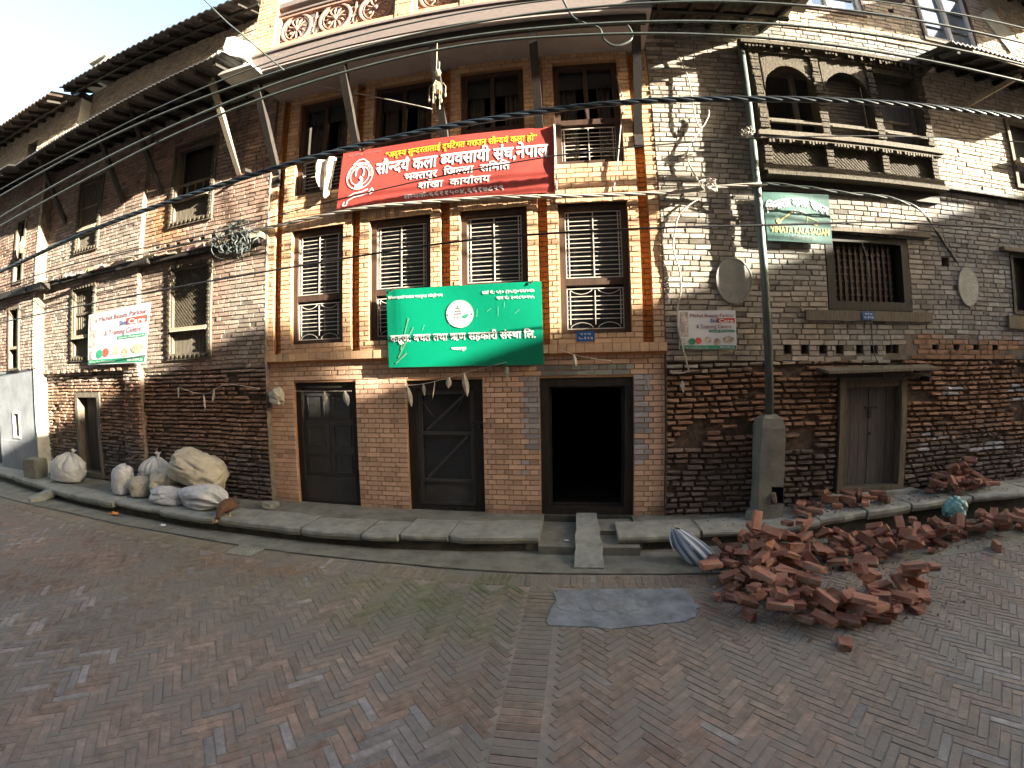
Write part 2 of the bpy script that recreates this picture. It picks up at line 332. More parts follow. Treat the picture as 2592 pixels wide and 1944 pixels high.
# ================================================================== SETTING: road, gutter, pavement
def road():
    n = 4; W = .064; ca = math.cos(R(45)); g = np.random.default_rng(3)
    bricks = []
    def emit(cx, cy, ang, L, Wd, pan):
        bricks.append((cx, cy, ang, L, Wd, pan))
    N = 330; ox, oy = -3.0, -4.2
    for i in range(-N, N):
        for j in range(-N, N):
            d = (i-j) % (2*n)
            if d == 0: ax, ay, aa = (i+n/2)*W, (j+.5)*W, 0
            elif d == 2*n-1: ax, ay, aa = (i+.5)*W, (j+n/2)*W, 90
            else: continue
            X = ox+(ax*ca-ay*ca); Y = oy+(ax*ca+ay*ca)
            if X < -16 or X > 10 or Y < -7.6 or Y > -1.38: continue
            fy = -1.72 if X < 1.2 else -1.4
            if Y > fy - .02 or (-.47 < X < -.18): continue
            emit(X, Y, aa+45+g.normal(0, .5), n*W-.0045, W-.0045, 0)
    y = -1.73
    while y > -7.6: emit(-.325, y, 0+g.normal(0, .6), .27, .058, 1); y -= .066
    x = -16
    while x < 1.5:
        emit(x, -1.57+.012*math.sin(x*1.3), 90+g.normal(0, 1.2), .27, .056, 2); x += .066
    A = np.array([b[:5] for b in bricks]); m = len(A); pan = np.array([b[5] for b in bricks])
    X, Y = A[:, 0], A[:, 1]; a = np.radians(A[:, 2]); l2, w2 = A[:, 3]/2, A[:, 4]/2
    V = np.zeros((m, 8, 3)); hz = np.abs(g.normal(0, .0016, m))+.002
    for k, (sx, sy) in enumerate(((-1, -1), (1, -1), (1, 1), (-1, 1))):
        for lay, (ins, z) in enumerate(((0, -.012), (.0035, 0))):
            dx = sx*(l2-ins); dy = sy*(w2-ins); q = lay*4+k
            V[:, q, 0] = X+dx*np.cos(a)-dy*np.sin(a); V[:, q, 1] = Y+dx*np.sin(a)+dy*np.cos(a)
            V[:, q, 2] = z + (hz+g.normal(0, .0008, m) if lay else 0)
    c = mixc((.24, .172, .138), (.215, .19, .165), np.clip(fbm(X, Y, .8, 31)*1.6-.3, 0, 1))*(1+g.normal(0, .10, (m, 1)))
    pale = g.random(m) < (.03+.5*np.clip((fbm(X, Y, 1.1, 33)-.50)*4, 0, 1)); c[pale] = np.array([.27, .255, .25])*(.6+.6*g.random((pale.sum(), 1)))
    red = np.clip(1-np.hypot((X+3.6)/1.3, (Y+1.85)/.28), 0, 1)*(.4+fbm(X, Y, 2, 35)); c = c*(1-.6*red[:, None])+np.array([.30, .13, .07])*.6*red[:, None]
    mo = np.clip(1.45-np.hypot((X+1.1)/1.5, (Y+2.0)/.65), 0, 1)*np.clip((fbm(X, Y, 2.2, 36)-.18)*2.4, 0, 1)
    mo = np.maximum(mo, .5*np.clip(1-np.abs(Y+1.65)/.35, 0, 1)*fbm(X, Y, 1.0, 37)*(X < 1)); c = c*(1-.8*mo[:, None])+np.array([.105, .15, .065])*.8*mo[:, None]
    gr_ = np.clip((fbm(X, Y, .55, 61)-.42)*3.0, 0, 1); c = c*(1-.38*gr_[:, None]*np.array([.9, 1.0, 1.05]))
    gm = np.clip((fbm(X, Y, .45, 63)-.40)*2.6, 0, 1)*np.clip((Y+4.6)/2.5, 0, 1); c = c*(1-.35*gm[:, None])+np.array([.10, .118, .075])*.35*gm[:, None]
    du = np.clip(1.35-np.hypot((X-2.9)/3.2, (Y+2.5)/1.0), 0, 1)*np.clip((fbm(X, Y, 1.3, 39)-.15)*1.8, 0, 1); c = c*(1-.8*du[:, None])+np.array([.21, .20, .175])*.85*du[:, None]
    o = quads('road', V, c, 'paver', None); tag(o, kind='structure')
    mb = MB(); mb.add([(-40, -30, -.0015), (40, -30, -.0015), (40, -1.36, -.0015), (-40, -1.36, -.0015)], [(0, 1, 2, 3)]); mb.build('road_bed', 'road_joint', o)
    # cement gutter with a dark strip drawn along its edge groove
    mb = MB(); xs = np.linspace(-20, 12, 130)
    def kf(x): return float(np.interp(x, KX, KY))
    for k in range(len(xs)-1):
        a_, b_ = xs[k], xs[k+1]
        mb.add([(a_, kf(a_)+.25, -.012), (b_, kf(b_)+.25, -.012), (b_, -1.395, .004), (a_, -1.395, .004)], [(3, 2, 1, 0)])
        mb.add([(a_, -1.395, .004), (b_, -1.395, .004), (b_, -1.40, -.03), (a_, -1.40, -.03)], [(3, 2, 1, 0)])
    mb.build('gutter', 'cement', o)
    mb = MB(); xs2 = np.linspace(-18, 1.6, 120); q = [(x, -1.402+.012*math.sin(x*2.1)+rnd.uniform(-.006, .006)) for x in xs2]
    for (a_, ya), (b_, yb) in zip(q[:-1], q[1:]): mb.add([(a_, ya-.014, .0095), (b_, yb-.014, .0095), (b_, yb+.012, .0095), (a_, ya+.012, .0095)], [(0, 1, 2, 3)])
    mb.build('gutter_dark_strip', 'stone_dark', o)  # flat strip; the groove's shade is put into its dark colour
    return o
KX = [-20, -12.8, -8.8, -5.2, -2.15, -.43, .65, 2.4, 3.2, 4.1, 5.2, 6.4, 12]
KY = [-.55, -.6, -1.02, -1.12, -1.05, -.87, -.8, -.62, -.62, -.5, -.38, -.4, -.2]
def ptop(x): return float(np.interp(x, [-20, 2.5, 3.3, 4.5, 12], [.2, .2, .30, .34, .36]))
ROAD = road()
def wall_y(x): return (L_[0]+L_[1]*x) if x < -4.68 else (0 if x < 1.18 else R_[0]+R_[1]*x)
def pavement():
    t = thing('pavement', None, None); tag(t, kind='structure')
    mb = MB(); xs = [v for v in np.arange(-20, 12.01, .2)]
    def run(xs, inset):
        for a, b in zip(xs[:-1], xs[1:]):
            ya, yb = float(np.interp(a, KX, KY))+inset, float(np.interp(b, KX, KY))+inset; za, zb = ptop(a)-.012, ptop(b)-.012
            mb.add([(a, ya, za), (b, yb, zb), (b, wall_y(b)+.2, zb+.0), (a, wall_y(a)+.2, za)], [(0, 1, 2, 3)])
            mb.add([(a, ya, za), (b, yb, zb), (b, yb, -.05), (a, ya, -.05)], [(3, 2, 1, 0)])
    l = [v for v in xs if v <= -.5]+[-.44]; r = [.44+.3]+[v for v in xs if v > .8]
    run(l, .09); run(r, .09)
    for (x, a) in ((-.44, 1), (.74, -1)):
        y0 = float(np.interp(x, KX, KY))+.09; mb.add([(x, y0, -.05), (x, .2, -.05), (x, .2, .188), (x, y0, .188)], [(0, 1, 2, 3)])
    mb.build('paving', 'cement', t)
    mb = MB()
    for a, b in zip(xs[:-1], xs[1:]):
        if b < -.42 or a > .7:
            ya, yb = float(np.interp(a, KX, KY))+.085, float(np.interp(b, KX, KY))+.085
            mb.add([(a, ya, ptop(a)-.09), (b, yb, ptop(b)-.09), (b, yb, -.05), (a, ya, -.05)], [(3, 2, 1, 0)])
    mb.build('kerb_riser', 'stone_dark', t)  # riser face with the shade under the overhanging slabs in its dark colour
    brk = [-19, -17, -15.2, -13.4, -11.6, -10.0, -8.6, -7.3, -6.1, -4.95, -3.5, -2.62, -2.12, -1.52, -.44]
    brk2 = [.46, 1.5, 2.3, 3.05, 3.75, 4.5, 5.6, 6.8, 8, 10]
    for bb in (brk, brk2):
        for a, b in zip(bb[:-1], bb[1:]):
            g = rnd.uniform(.008, .035); a2, b2 = a+g, b-g*.5; dep = rnd.uniform(.42, .62); th_ = rnd.uniform(.075, .12); n = max(3, int((b2-a2)/.16)); mb = MB()
            vs = []; fs = []; oj = rnd.uniform(-.03, .03); zj = rnd.uniform(-.006, .006); tl = rnd.uniform(-.01, .01)
            for i in range(n+1):
                x = a2+(b2-a2)*i/n; y0 = float(np.interp(x, KX, KY))+oj+rnd.uniform(-.016, .016); y1 = y0+dep+rnd.uniform(-.03, .03); zt = ptop(x)+zj+tl*(i/n-.5)
                if y1 > wall_y(x)-.05: y1 = wall_y(x)-.05
                e = .02*(i in (0, n)); y0 += e
                vs += [(x, y0+.015, zt-th_), (x, y0-.004, zt-th_*.55), (x, y0, zt-.018), (x, y0+.02, zt+.0), (x, (y0+y1)/2, zt+rnd.uniform(-.003, .003)), (x, y1, zt-.004), (x, y1, zt-th_)]
            for i in range(n):
                for k in range(6): fs.append((i*7+k, (i+1)*7+k, (i+1)*7+k+1, i*7+k+1))
            fs += [tuple(range(6, -1, -1)), tuple(n*7+k for k in range(7))]
            mb.add(vs, fs); mb.build('kerb_stone', 'stone', t)
    # steps in front of the open door
    mb = MB(); mb.box(O_, -.44, .74, -.1, .88, -.04, .095, j=.008); mb.build('step', 'cement', t)
    mb = MB(); mb.box(O_, .28, .73, -.05, .50, .097, .15, j=.008); mb.build('step', 'cement', t)
    mb = MB(); mb.box(O_, -.44, .74, -.1, .03, .097, .19, j=.004); mb.build('threshold', 'stone_dark', t)
    return t
PAVE = pavement()
def plank_ramp():
    mb = MB(); n = 12; vs = []; fs = []
    for i in range(n+1):
        t = i/n; y = -.03-1.24*t; z = .232-.085*t/.7 if t < .7 else .147-.125*(t-.7)/.3; wj = rnd.uniform(-.012, .012); w0, w1 = .005+wj-.02*t, .275+wj+.03*t
        vs += [(w0, y, z-.05), (w1, y, z-.05), (w1, y, z), (w0, y, z)]
    for i in range(n):
        for k in range(4): fs.append((i*4+k, (i+1)*4+k, (i+1)*4+(k+1) % 4, i*4+(k+1) % 4))
    fs += [(0, 1, 2, 3), (n*4+3, n*4+2, n*4+1, n*4)]
    mb.add(vs, fs); o = mb.build('cement_ramp', 'stone'); tag(o, 'narrow grey cement ramp running down the steps of the open dark doorway', 'ramp')
plank_ramp()

# ================================================================== ORANGE HOUSE
OH = thing('brick_house', 'orange painted brick house with three ground doors, red and green signs across its front', 'house', (0, 0, 0))
DOORS = [(-4.24, -3.165, .12, 2.055), (-2.37, -1.265, .12, 2.055), (-.475, .765, .17, 2.055)]
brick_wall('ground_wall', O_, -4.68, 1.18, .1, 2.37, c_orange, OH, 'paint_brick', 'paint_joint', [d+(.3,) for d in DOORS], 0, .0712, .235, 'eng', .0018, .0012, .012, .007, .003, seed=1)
WX = [(-4.235, -3.335), (-2.895, -1.965), (-1.53, -.60), (-.172, .75)]
LOWW = [(a, b, 2.62, 4.405) for a, b in WX]; UPW = [(a, b, 4.965, 6.60) for a, b in WX]
brick_wall('upper_wall', O_, -4.68, 1.18, 2.50, 6.75, c_orange_up, OH, 'paint_brick', 'paint_joint', [q+(.3,) for q in LOWW+UPW]+[(a, b, 2.50, 6.75, .10, 1) for a, b in ((-4.555, -4.43), (-3.19, -3.06), (-1.81, -1.68), (-.45, -.325), (.90, 1.03))], .05, .0712, .235, 'eng', .002, .0012, .012, .007, .003, seed=2)
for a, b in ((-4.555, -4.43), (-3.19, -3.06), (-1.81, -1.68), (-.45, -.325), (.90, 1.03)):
    brick_wall('recess', O_, a-.005, b+.005, 2.50, 6.75, c_recess, OH, 'shade_orange', 'paint_joint', (), -.035, .0712, .235, 'eng', .001, .001, .01, .006, .003, seed=int(a*10)+90, backing=False)
# brick string course: a row of headers on end
def soldier(name, x0, x1, z0, z1, out, dep, colf, n=None, seed=0):
    mb = MB(); g = np.random.default_rng(seed); n = n or round((x1-x0)/.118); w = (x1-x0)/n
    for i in range(n):
        c = tuple(float(v) for v in colf(np.array([x0]), np.array([3.]), g.random(1), g)[0]); j = g.normal(0, .0015)
        mb.box(O_, x0+i*w+.003, x0+(i+1)*w-.003, out-dep, out+j, z0, z1, c)
    return mb.build(name, 'paint_brick', OH)
soldier('string_course', -4.72, 1.2, 2.385, 2.50, .085, .12, c_orange_up, seed=5)
mb = MB(); mb.box(O_, -4.70, 1.19, -.05, .04, 2.345, 2.386, (.5, .22, .09)); mb.build('string_course_base', 'shade_orange', OH)  # strip under the course, its shade put into the deep orange
for i, (a, b) in enumerate(WX): soldier('window_lintel', a-.03, b+.03, 4.405, 4.60, .068, .1, c_orange_up, 14, 20+i)
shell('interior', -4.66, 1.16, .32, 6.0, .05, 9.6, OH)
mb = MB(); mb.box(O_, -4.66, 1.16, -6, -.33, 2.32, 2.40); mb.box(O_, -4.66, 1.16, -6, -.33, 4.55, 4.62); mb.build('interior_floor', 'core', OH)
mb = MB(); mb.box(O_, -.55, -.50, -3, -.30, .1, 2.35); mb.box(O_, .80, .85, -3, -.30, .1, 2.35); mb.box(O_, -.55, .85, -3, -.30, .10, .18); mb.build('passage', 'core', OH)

def frame_box(mb, F, a, b, c, d, o0, o1, w):
    mb.box(F, a, a+w, o0, o1, c, d); mb.box(F, b-w, b, o0, o1, c, d); mb.box(F, a+w, b-w, o0, o1, d-w, d); mb.box(F, a+w, b-w, o0, o1, c, c+w)
def low_window(i, a, b, c, d):
    mb = MB(); frame_box(mb, O_, a+.004, b-.004, c, d-.004, -.13, -.015, .075); mb.box(O_, a+.08, b-.08, -.11, -.02, 3.29, 3.38); mb.box(O_, a+.005, b-.005, -.12, .0, c-.03, c+.002)
    f = mb.build('window', 'wood_dark', OH)
    mb = MB(); x0, x1 = a+.095, b-.095; xm = (x0+x1)/2
    for z in np.linspace(3.44, 4.24, 14): mb.box(O_, x0, x1, -.055, -.047, z-.0045, z+.0045)
    for z in np.linspace(2.84, 3.14, 6): mb.box(O_, x0, x1, -.055, -.047, z-.0045, z+.0045)
    for x in (x0+.035, xm, x1-.03):
        mb.box(O_, x-.007, x+.007, -.047, -.038, 3.40, 4.30); mb.box(O_, x-.006, x+.006, -.047, -.039, 2.76, 3.22)
    for (za, zb) in ((3.39, 4.31), (2.70, 3.25)): frame_box(mb, O_, x0-.012, x1+.012, za, zb, -.054, -.040, .012)
    for (zz, s) in ((3.245, -1), (2.715, 1)):
        for q in (.25, .75):
            cx = x0+(x1-x0)*q; ww = (x1-x0)*.2
            for sg in (-1, 1):
                pts = [P(O_, cx+sg*ww*math.sin(t*1.57), -.045, zz+s*(.075-.075*t**1.5)) for t in np.linspace(0, 1, 6)]; mb.tube(pts, .0045, 5)
    mb.build('grille', 'iron_white', f)
    mb = MB(); 
    for (za, zb) in ((3.39, d-.08), (c+.08, 3.28)):
        mb.box(O_, a+.08, xm-.004, -.128, -.115, za, zb); mb.box(O_, xm+.004, b-.08, -.128, -.115, za, zb)
    mb.build('shutter', 'glass_dark', f)
    return f
for i, q in enumerate(LOWW): low_window(i, *q)
def up_window(i, a, b, c, d):
    mb = MB(); frame_box(mb, O_, a+.004, b-.004, c, d-.004, -.13, -.015, .08); mb.box(O_, a+.08, b-.08, -.11, -.02, 5.60, 5.68); mb.box(O_, (a+b)/2-.03, (a+b)/2+.03, -.11, -.04, 5.68, d-.08)
    f = mb.build('window', 'wood_dark', OH)
    mb = MB(); mb.box(O_, a+.08, b-.08, -.10, -.092, 6.22, 6.5); mb.build('transom_pane', 'glass_dark', f)
    mb = MB(); nn = 18
    for (xa, xb) in ((a+.09, a+.33), (b-.30, b-.09)):
        vs = []; fs = []
        for k in range(nn+1):
            x = xa+(xb-xa)*k/nn; o = -.19+.018*math.sin(k*1.9); vs += [P(O_, x, o, c+.1), P(O_, x+.02*math.sin(k), o, 6.4)]
        for k in range(nn): fs.append((2*k, 2*k+2, 2*k+3, 2*k+1))
        mb.add(vs, fs)
    mb.build('curtain', 'curtain', f)
    mb = MB(); x0, x1 = a+.09, b-.09
    for z in np.linspace(5.12, 5.48, 7): mb.box(O_, x0, x1, -.06, -.052, z-.0045, z+.0045)
    for x in (x0+.03, (x0+x1)/2, x1-.03): mb.box(O_, x-.006, x+.006, -.052, -.043, 5.05, 5.55)
    frame_box(mb, O_, x0-.01, x1+.01, 5.04, 5.56, -.058, -.044, .011); mb.build('grille', 'iron_white', f)
for i, q in enumerate(UPW): up_window(i, *q)
# ground doors
def door_left(a, b, c, d):
    mb = MB(); frame_box(mb, O_, a+.004, b-.004, c, d-.004, -.16, -.06, .085); f = mb.build('door', 'wood_black', OH)
    mb = MB(); xm = (a+b)/2
    for (xa, xb) in ((a+.09, xm-.004), (xm+.004, b-.09)):
        mb.box(O_, xa, xb, -.15, -.125, c+.09, d-.09)
        for (za, zb) in ((.66, .95), (1.08, 1.40), (1.50, 1.86)):
            frame_box(mb, O_, xa+.07, xb-.07, za, zb, -.124, -.112, .018)
    mb.build('leaf', 'door_metal', f)
    mb = MB(); mb.box(O_, a+.09, b-.09, -.11, -.095, c+.09, .56); mb.box(O_, a+.09, b-.09, -.10, -.085, .555, .60); mb.build('kick_plate', 'door_metal', f)
door_left(*DOORS[0])
def door_mid(a, b, c, d):
    mb = MB(); frame_box(mb, O_, a+.004, b-.004, c, d-.004, -.17, -.05, .13); f = mb.build('door', 'wood_black', OH)
    mb = MB(); x0, x1 = a+.14, b-.14; frame_box(mb, O_, x0, x1, c+.14, d-.14, -.12, -.08, .06)
    for z in (.62, 1.30): mb.box(O_, x0+.06, x1-.06, -.115, -.085, z-.025, z+.025)
    mb.bar(P(O_, x0+.12, -.095, .66), P(O_, x1-.1, -.095, 1.26), .035, .012, (0, 1, 0)); mb.bar(P(O_, x0+.12, -.095, 1.34), P(O_, x1-.1, -.095, 1.88), .035, .012, (0, 1, 0))
    mb.build('leaf', 'door_metal', f)
    mb = MB(); mb.box(O_, x0+.06, x1-.06, -.135, -.125, .64, d-.2); mb.build('pane', 'glass_dark', f)
    mb = MB(); mb.box(O_, x0+.06, x1-.06, -.12, -.11, c+.2, .60); mb.build('kick_plate', 'door_metal', f)
    mb = MB(); mb.tube([P(O_, x0+.05+ (x1-x0-.2)*t, -.07, 1.80-.32*math.sin(math.pi*t)) for t in np.linspace(0, 1, 12)], .006, 5); mb.build('chain', 'iron', f)
    mb = MB(); mb.box(O_, x1-.02, x1+.12, -.06, -.03, 1.44, 1.47); mb.box(O_, x1+.05, x1+.09, -.07, -.03, 1.38, 1.44); mb.build('bolt', 'iron', f)
door_mid(*DOORS[1])
a, b, c, d = DOORS[2]; mb = MB(); frame_box(mb, O_, a+.004, b-.004, c, d-.004, -.22, -.03, .11); frame_box(mb, O_, a+.115, b-.115, c+.115, d-.115, -.2, -.12, .03); mb.build('door_frame', 'wood_black', OH)
# cantilever slab, fascia, lattice balcony
mb = MB(); mb.box(O_, -4.66, 1.16, -.3, .86, 6.742, 6.90); mb.build('balcony_slab', 'slab_paint', OH)
mb = MB(); mb.box(O_, -4.68, 1.17, .80, .875, 6.78, 7.02); mb.box(O_, -4.68, 1.17, .78, .90, 7.021, 7.06); mb.build('balcony_fascia', 'fascia', OH)
mb = MB(); mb.box(O_, -4.60, 1.1, .66, .78, 6.66, 6.742); mb.build('edge_beam', 'wood_black', OH)
mb = MB(); g = np.random.default_rng(4)
def ppost(x0, x1, zt):
    return brick_wall('balcony_post', O_, x0, x1, 7.06, zt, c_orange_up, OH, 'paint_brick', 'paint_joint', (), .86, .0712, .235, 'eng', .002, .001, .012, .007, .003, seed=int(x0*10)+300, backing=False)
for (x0, x1, zt) in ((-4.66, -4.28, 8.6), (-2.28, -2.02, 8.4), (-1.34, -1.08, 8.4), (.82, 1.12, 8.4)):
    ppost(x0, x1, zt); mb.box(O_, x0+.004, x1-.004, .55, .855, 7.06, zt, (.62, .36, .18))
mb.box(O_, -4.28, 1.12, .60, .85, 7.06, 7.17, (.62, .38, .2)); mb.build('balcony_parapet', 'paint_brick', OH)
def lattice_panel(x0, x1, z0, z1):
    mb = MB(); o0, o1 = .72, .79; frame_box(mb, O_, x0, x1, z0, z1, o0, o1+.01, .05); W = x1-x0; n = max(1, round(W/.75)); zc = (z0+z1)/2; rr_ = (z1-z0)/2-.04
    for k in range(n):
        cx = x0+W*(k+.5)/n
        for (ra, rb) in ((rr_, .028), (rr_*.78, .012)):
            mb.tube([P(O_, cx+ra*math.cos(t), .76, zc+ra*math.sin(t)) for t in np.linspace(0, 2*math.pi, 25)], rb, 6)
        mb.lathe(P(O_, cx, .75, zc), [(.045, 0), (.045, .03), (.02, .05)], 10, 'y')
        for t in np.linspace(0, 2*math.pi, 13)[:-1]:
            mb.tube([P(O_, cx+.04*math.cos(t), .76, zc+.04*math.sin(t)), P(O_, cx+rr_*.5*math.cos(t+.12), .765, zc+rr_*.5*math.sin(t+.12)), P(O_, cx+rr_*.72*math.cos(t), .76, zc+rr_*.72*math.sin(t))], [.01, .018, .012], 6)
        for sx in (-1, 1):
            for q in range(4):
                bx_ = cx+sx*(rr_+.02+.075*(q % 2)); bz = z0+.08+(z1-z0-.16)*q/3
                mb.tube([P(O_, bx_+.05*math.cos(t), .76, bz+.07*math.sin(t)*math.cos(t*.5)) for t in np.linspace(0, 5.2, 9)], .016, 5)
            mb.tube([P(O_, cx+sx*(rr_+.09+.02*math.sin(t*6)), .76, z0+.04+(z1-z0-.08)*t) for t in np.linspace(0, 1, 9)], .014, 5)
    return mb.build('lattice_panel', 'terracotta', OH)
for q in ((-4.28, -2.28), (-2.02, -1.34), (-1.08, .82)):
    lattice_panel(q[0], q[1], 7.17, 7.76)
    mb = MB(); mb.box(O_, q[0], q[1], .68, .82, 7.765, 7.80); mb.box(O_, q[0], q[1], .66, .84, 7.90, 8.0); mb.build('handrail', 'fascia', OH)
brick_wall('setback_wall', (1.0, 0), -4.66, 1.16, 6.9, 9.7, c_orange_up, OH, 'paint_brick', 'paint_joint', (), 0, .0712, .235, 'eng', .002, .001, .012, .007, .003, seed=77)
for x in (-3.79, -3.12, -1.745, -.385, .965, -4.6):
    mb = MB(); mb.bar(P(O_, x, -.03, 5.35), P(O_, x, .74, 6.70), .10, .11, (1, 0, 0)); mb.box(O_, x-.06, x+.06, -.03, .07, 5.2, 5.36)
    if x != -3.79: mb.build('roof_strut', 'wood_black', OH)

# ================================================================== LEFT HOUSE
LH = thing('brick_house', 'weathered pinkish brown brick house with carved lattice windows and deep dark eaves', 'house', (-8, 0, 0))
lw = [(-6.93, -5.83, 2.49, 4.17, .25), (-7.02, -5.91, 4.86, 6.45, .25)]
holes = [(x-.06, x+.06, 4.50, 4.58, .16, 1) for x in (-7.31, -7.02, -6.74, -6.41, -6.12, -5.85, -5.56)]
miss = lambda x, z, r: (r > .985) | ((fbm(x, z, 2.4, 41) > .74) & (z < 2.3))
def ero_l(x, z): return np.where(z < 2.25, (fbm(x, z, 1.7, 44)-.35)*.05, (fbm(x, z, 1.2, 45)-.5)*.02)
def miss_l(x, z, r): return ((z < 2.2) & (fbm(x, z, 2.6, 41) > .72)) | ((r > .992))
brick_wall('front_wall', L_, -7.72, -4.68, 2.3, 6.95, c_left, LH, 'brick', 'mortar_grey', lw+holes, 0, .071, .24, 'run', .0022, .0018, .012, .008, .005, miss_l, seed=11, sag=.05)
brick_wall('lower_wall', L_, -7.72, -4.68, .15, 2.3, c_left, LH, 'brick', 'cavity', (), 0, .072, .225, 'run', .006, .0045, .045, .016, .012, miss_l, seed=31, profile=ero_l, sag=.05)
lw2 = [(-10.02, -9.08, 2.58, 4.14, .25), (-10.02, -9.10, 4.81, 6.4, .25)]
brick_wall('front_wall', L_, -11.25, -7.72, 2.36, 6.95, c_left, LH, 'brick', 'mortar_grey', lw2, .09, .071, .24, 'run', .0022, .0018, .012, .008, .005, miss_l, seed=12, sag=.05)
brick_wall('lower_wall', L_, -11.25, -7.72, .15, 2.36, c_left, LH, 'brick', 'mortar', [(-10.0, -9.06, .24, 1.95, .3)], .03, .066, .24, 'run', .006, .004, .05, .012, .009, miss_l, seed=13, profile=ero_l, sag=.05)
brick_wall('buttress', L_, -8.10, -7.62, .15, 2.36, c_left, LH, 'brick', 'mortar', (), .12, .066, .2, 'run', .012, .006, .035, .012, .009, None, seed=14, profile=lambda x, z: (2.2-z)*.03)
mb = MB(); mb.box(L_, -8.08, -7.63, -.02, .09, .15, 2.36); mb.box(L_, -7.75, -7.719, -.03, .088, 2.36, 6.95); mb.box(L_, -4.69, -4.676, -.2, .0, .15, 6.95); mb.build('quoin', 'mortar_grey', LH)
mb = MB()
for k in range(30):
    x = -11.2+k*.118; mb.box(L_, x, x+.112, -.02, .13+rnd.uniform(-.03, .02), 2.36+rnd.uniform(-.006, .006), 2.42+rnd.uniform(-.01, .01), (.25, .18, .13), j=.004)
mb.build('brick_ledge', 'brick', LH)
# floor-level timber ledge with broken brick edge
mb = MB(); x = -11.25
while x < -4.75:
    l = rnd.uniform(.5, 1.1); x2 = min(x+l, -4.75); o = .11 if x > -7.8 else .19
    mb.box(L_, x, x2-.01, -.02, o+rnd.uniform(-.015, .015), 4.25+rnd.uniform(-.015, .01), 4.33, j=.006); x = x2
mb.build('timber_ledge', 'wood_black', LH)
mb = MB(); x = -11.25
while x < -4.75:
    l = rnd.uniform(.1, .26); o = .16 if x > -7.8 else .24
    mb.box(L_, x, x+l-.002, -.02, o+rnd.uniform(-.05, .02), 4.332, 4.40+rnd.uniform(-.035, .02), tuple(v*rnd.uniform(.8, 1.15) for v in (.40, .33, .26)), j=.008)
    x += l
mb.build('masonry_ledge', 'brick', LH)
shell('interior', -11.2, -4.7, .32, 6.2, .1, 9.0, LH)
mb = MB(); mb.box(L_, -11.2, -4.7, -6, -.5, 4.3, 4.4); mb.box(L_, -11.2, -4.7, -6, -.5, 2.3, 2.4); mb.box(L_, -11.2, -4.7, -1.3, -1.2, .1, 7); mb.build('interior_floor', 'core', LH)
def lattice(mb, F, x0, x1, z0, z1, o, step, w=.016):
    """diagonal slats both ways, clipped to the opening"""
    W, H = x1-x0, z1-z0
    for sgn, oo in ((1, 0), (-1, .012)):
        k = -H
        while k < W:
            pts = []
            xa = x0+k if sgn > 0 else x0+W-k; dx = 1 if sgn > 0 else -1
            t0 = max(0, -k); t1 = min(H, W-k)
            if t1-t0 > .03: mb.bar(P(F, xa+dx*t0, o+oo, z0+t0), P(F, xa+dx*t1, o+oo, z0+t1), w, .012, (0, 1, 0))
            k += step
def carved_border(mb, F, a, b, c, d, o, w):
    for (x, sx) in ((a, 1), (b, -1)):
        for z in np.arange(c, d, .055):
            mb.box(F, min(x, x+sx*w), max(x, x+sx*w), o-.03, o+.012*((int(z/.055) % 2)), z, z+.04)
    for x in np.arange(a, b, .055):
        for z in (c, d-w): mb.box(F, x, x+.04, o-.03, o+.012*((int(x/.055) % 2)), z, z+w)
def left_window(F, a, b, c, d, o, kind, sill=None):
    mb = MB(); frame_box(mb, F, a, b, c, d, o-.1, o+.03, .065); frame_box(mb, F, a+.065, b-.065, c+.065, d-.065, o-.12, o, .05)
    f = mb.build('window', 'wood_grey', LH); mb = MB(); carved_border(mb, F, a+.03, b-.03, c+.03, d-.03, o+.035, .05); mb.build('carving', 'wood_carved', f)
    x0, x1, z0, z1 = a+.115, b-.115, c+.115, d-.115; zm = z0+(z1-z0)*.27
    mb = MB(); mb.box(F, x0-.02, x1+.02, o-.1, o+.05, zm, zm+.05)
    for x in np.arange(x0, x1, .05): mb.box(F, x, x+.028, o-.02, o+.062, zm-.02, zm-.001)
    mb.build('ledge_rail', 'wood_pale', f)
    mb = MB()
    if kind == 'lattice': lattice(mb, F, x0, x1, zm+.05, z1, o-.06, .072, .03); 
    elif kind == 'bars':
        for x in np.linspace(x0+.03, x1-.03, 9): mb.box(F, x-.017, x+.017, o-.08, o-.05, zm+.05, z1)
        mb.box(F, x0, x1, o-.05, o-.03, (zm+z1)/2-.02, (zm+z1)/2+.03)
    else:
        for x in np.linspace(x0+.03, x1-.03, 5): mb.box(F, x-.012, x+.012, o-.08, o-.06, zm+.05, zm+.35)
        mb.box(F, x0, x1, o-.08, o-.05, zm+.3, zm+.34)
    mb.build('lattice', 'wood_grey' if kind != 'lattice' else 'wood_carved', f)
    mb = MB()
    for x in np.arange(x0, x1, .035): mb.box(F, x+.004, x+.026, o-.07, o-.045, z0, zm)
    mb.build('baluster', 'wood_grey', f)
    mb = MB(); mb.box(F, x0, x1, o-.24, o-.21, c+.08, d-.08); mb.build('shutter', 'wood_black', f)
left_window(L_, -6.93, -5.83, 2.49, 4.17, .0, 'lattice'); left_window(L_, -7.02, -5.91, 4.86, 6.45, .0, 'open')
left_window(L_, -10.02, -9.08, 2.58, 4.14, .09, 'bars'); left_window(L_, -10.02, -9.10, 4.81, 6.4, .09, 'bars')
mb = MB(); frame_box(mb, L_, -10.0, -9.06, .22, 1.95, -.2, .05, .10); dl = mb.build('door', 'wood_grey', LH)
mb = MB()
for k in range(5): mb.box(L_, -9.9+k*.148, -9.9+(k+1)*.148-.006, -.2, -.17, .3, 1.86)
mb.build('leaf', 'plank_door', dl)
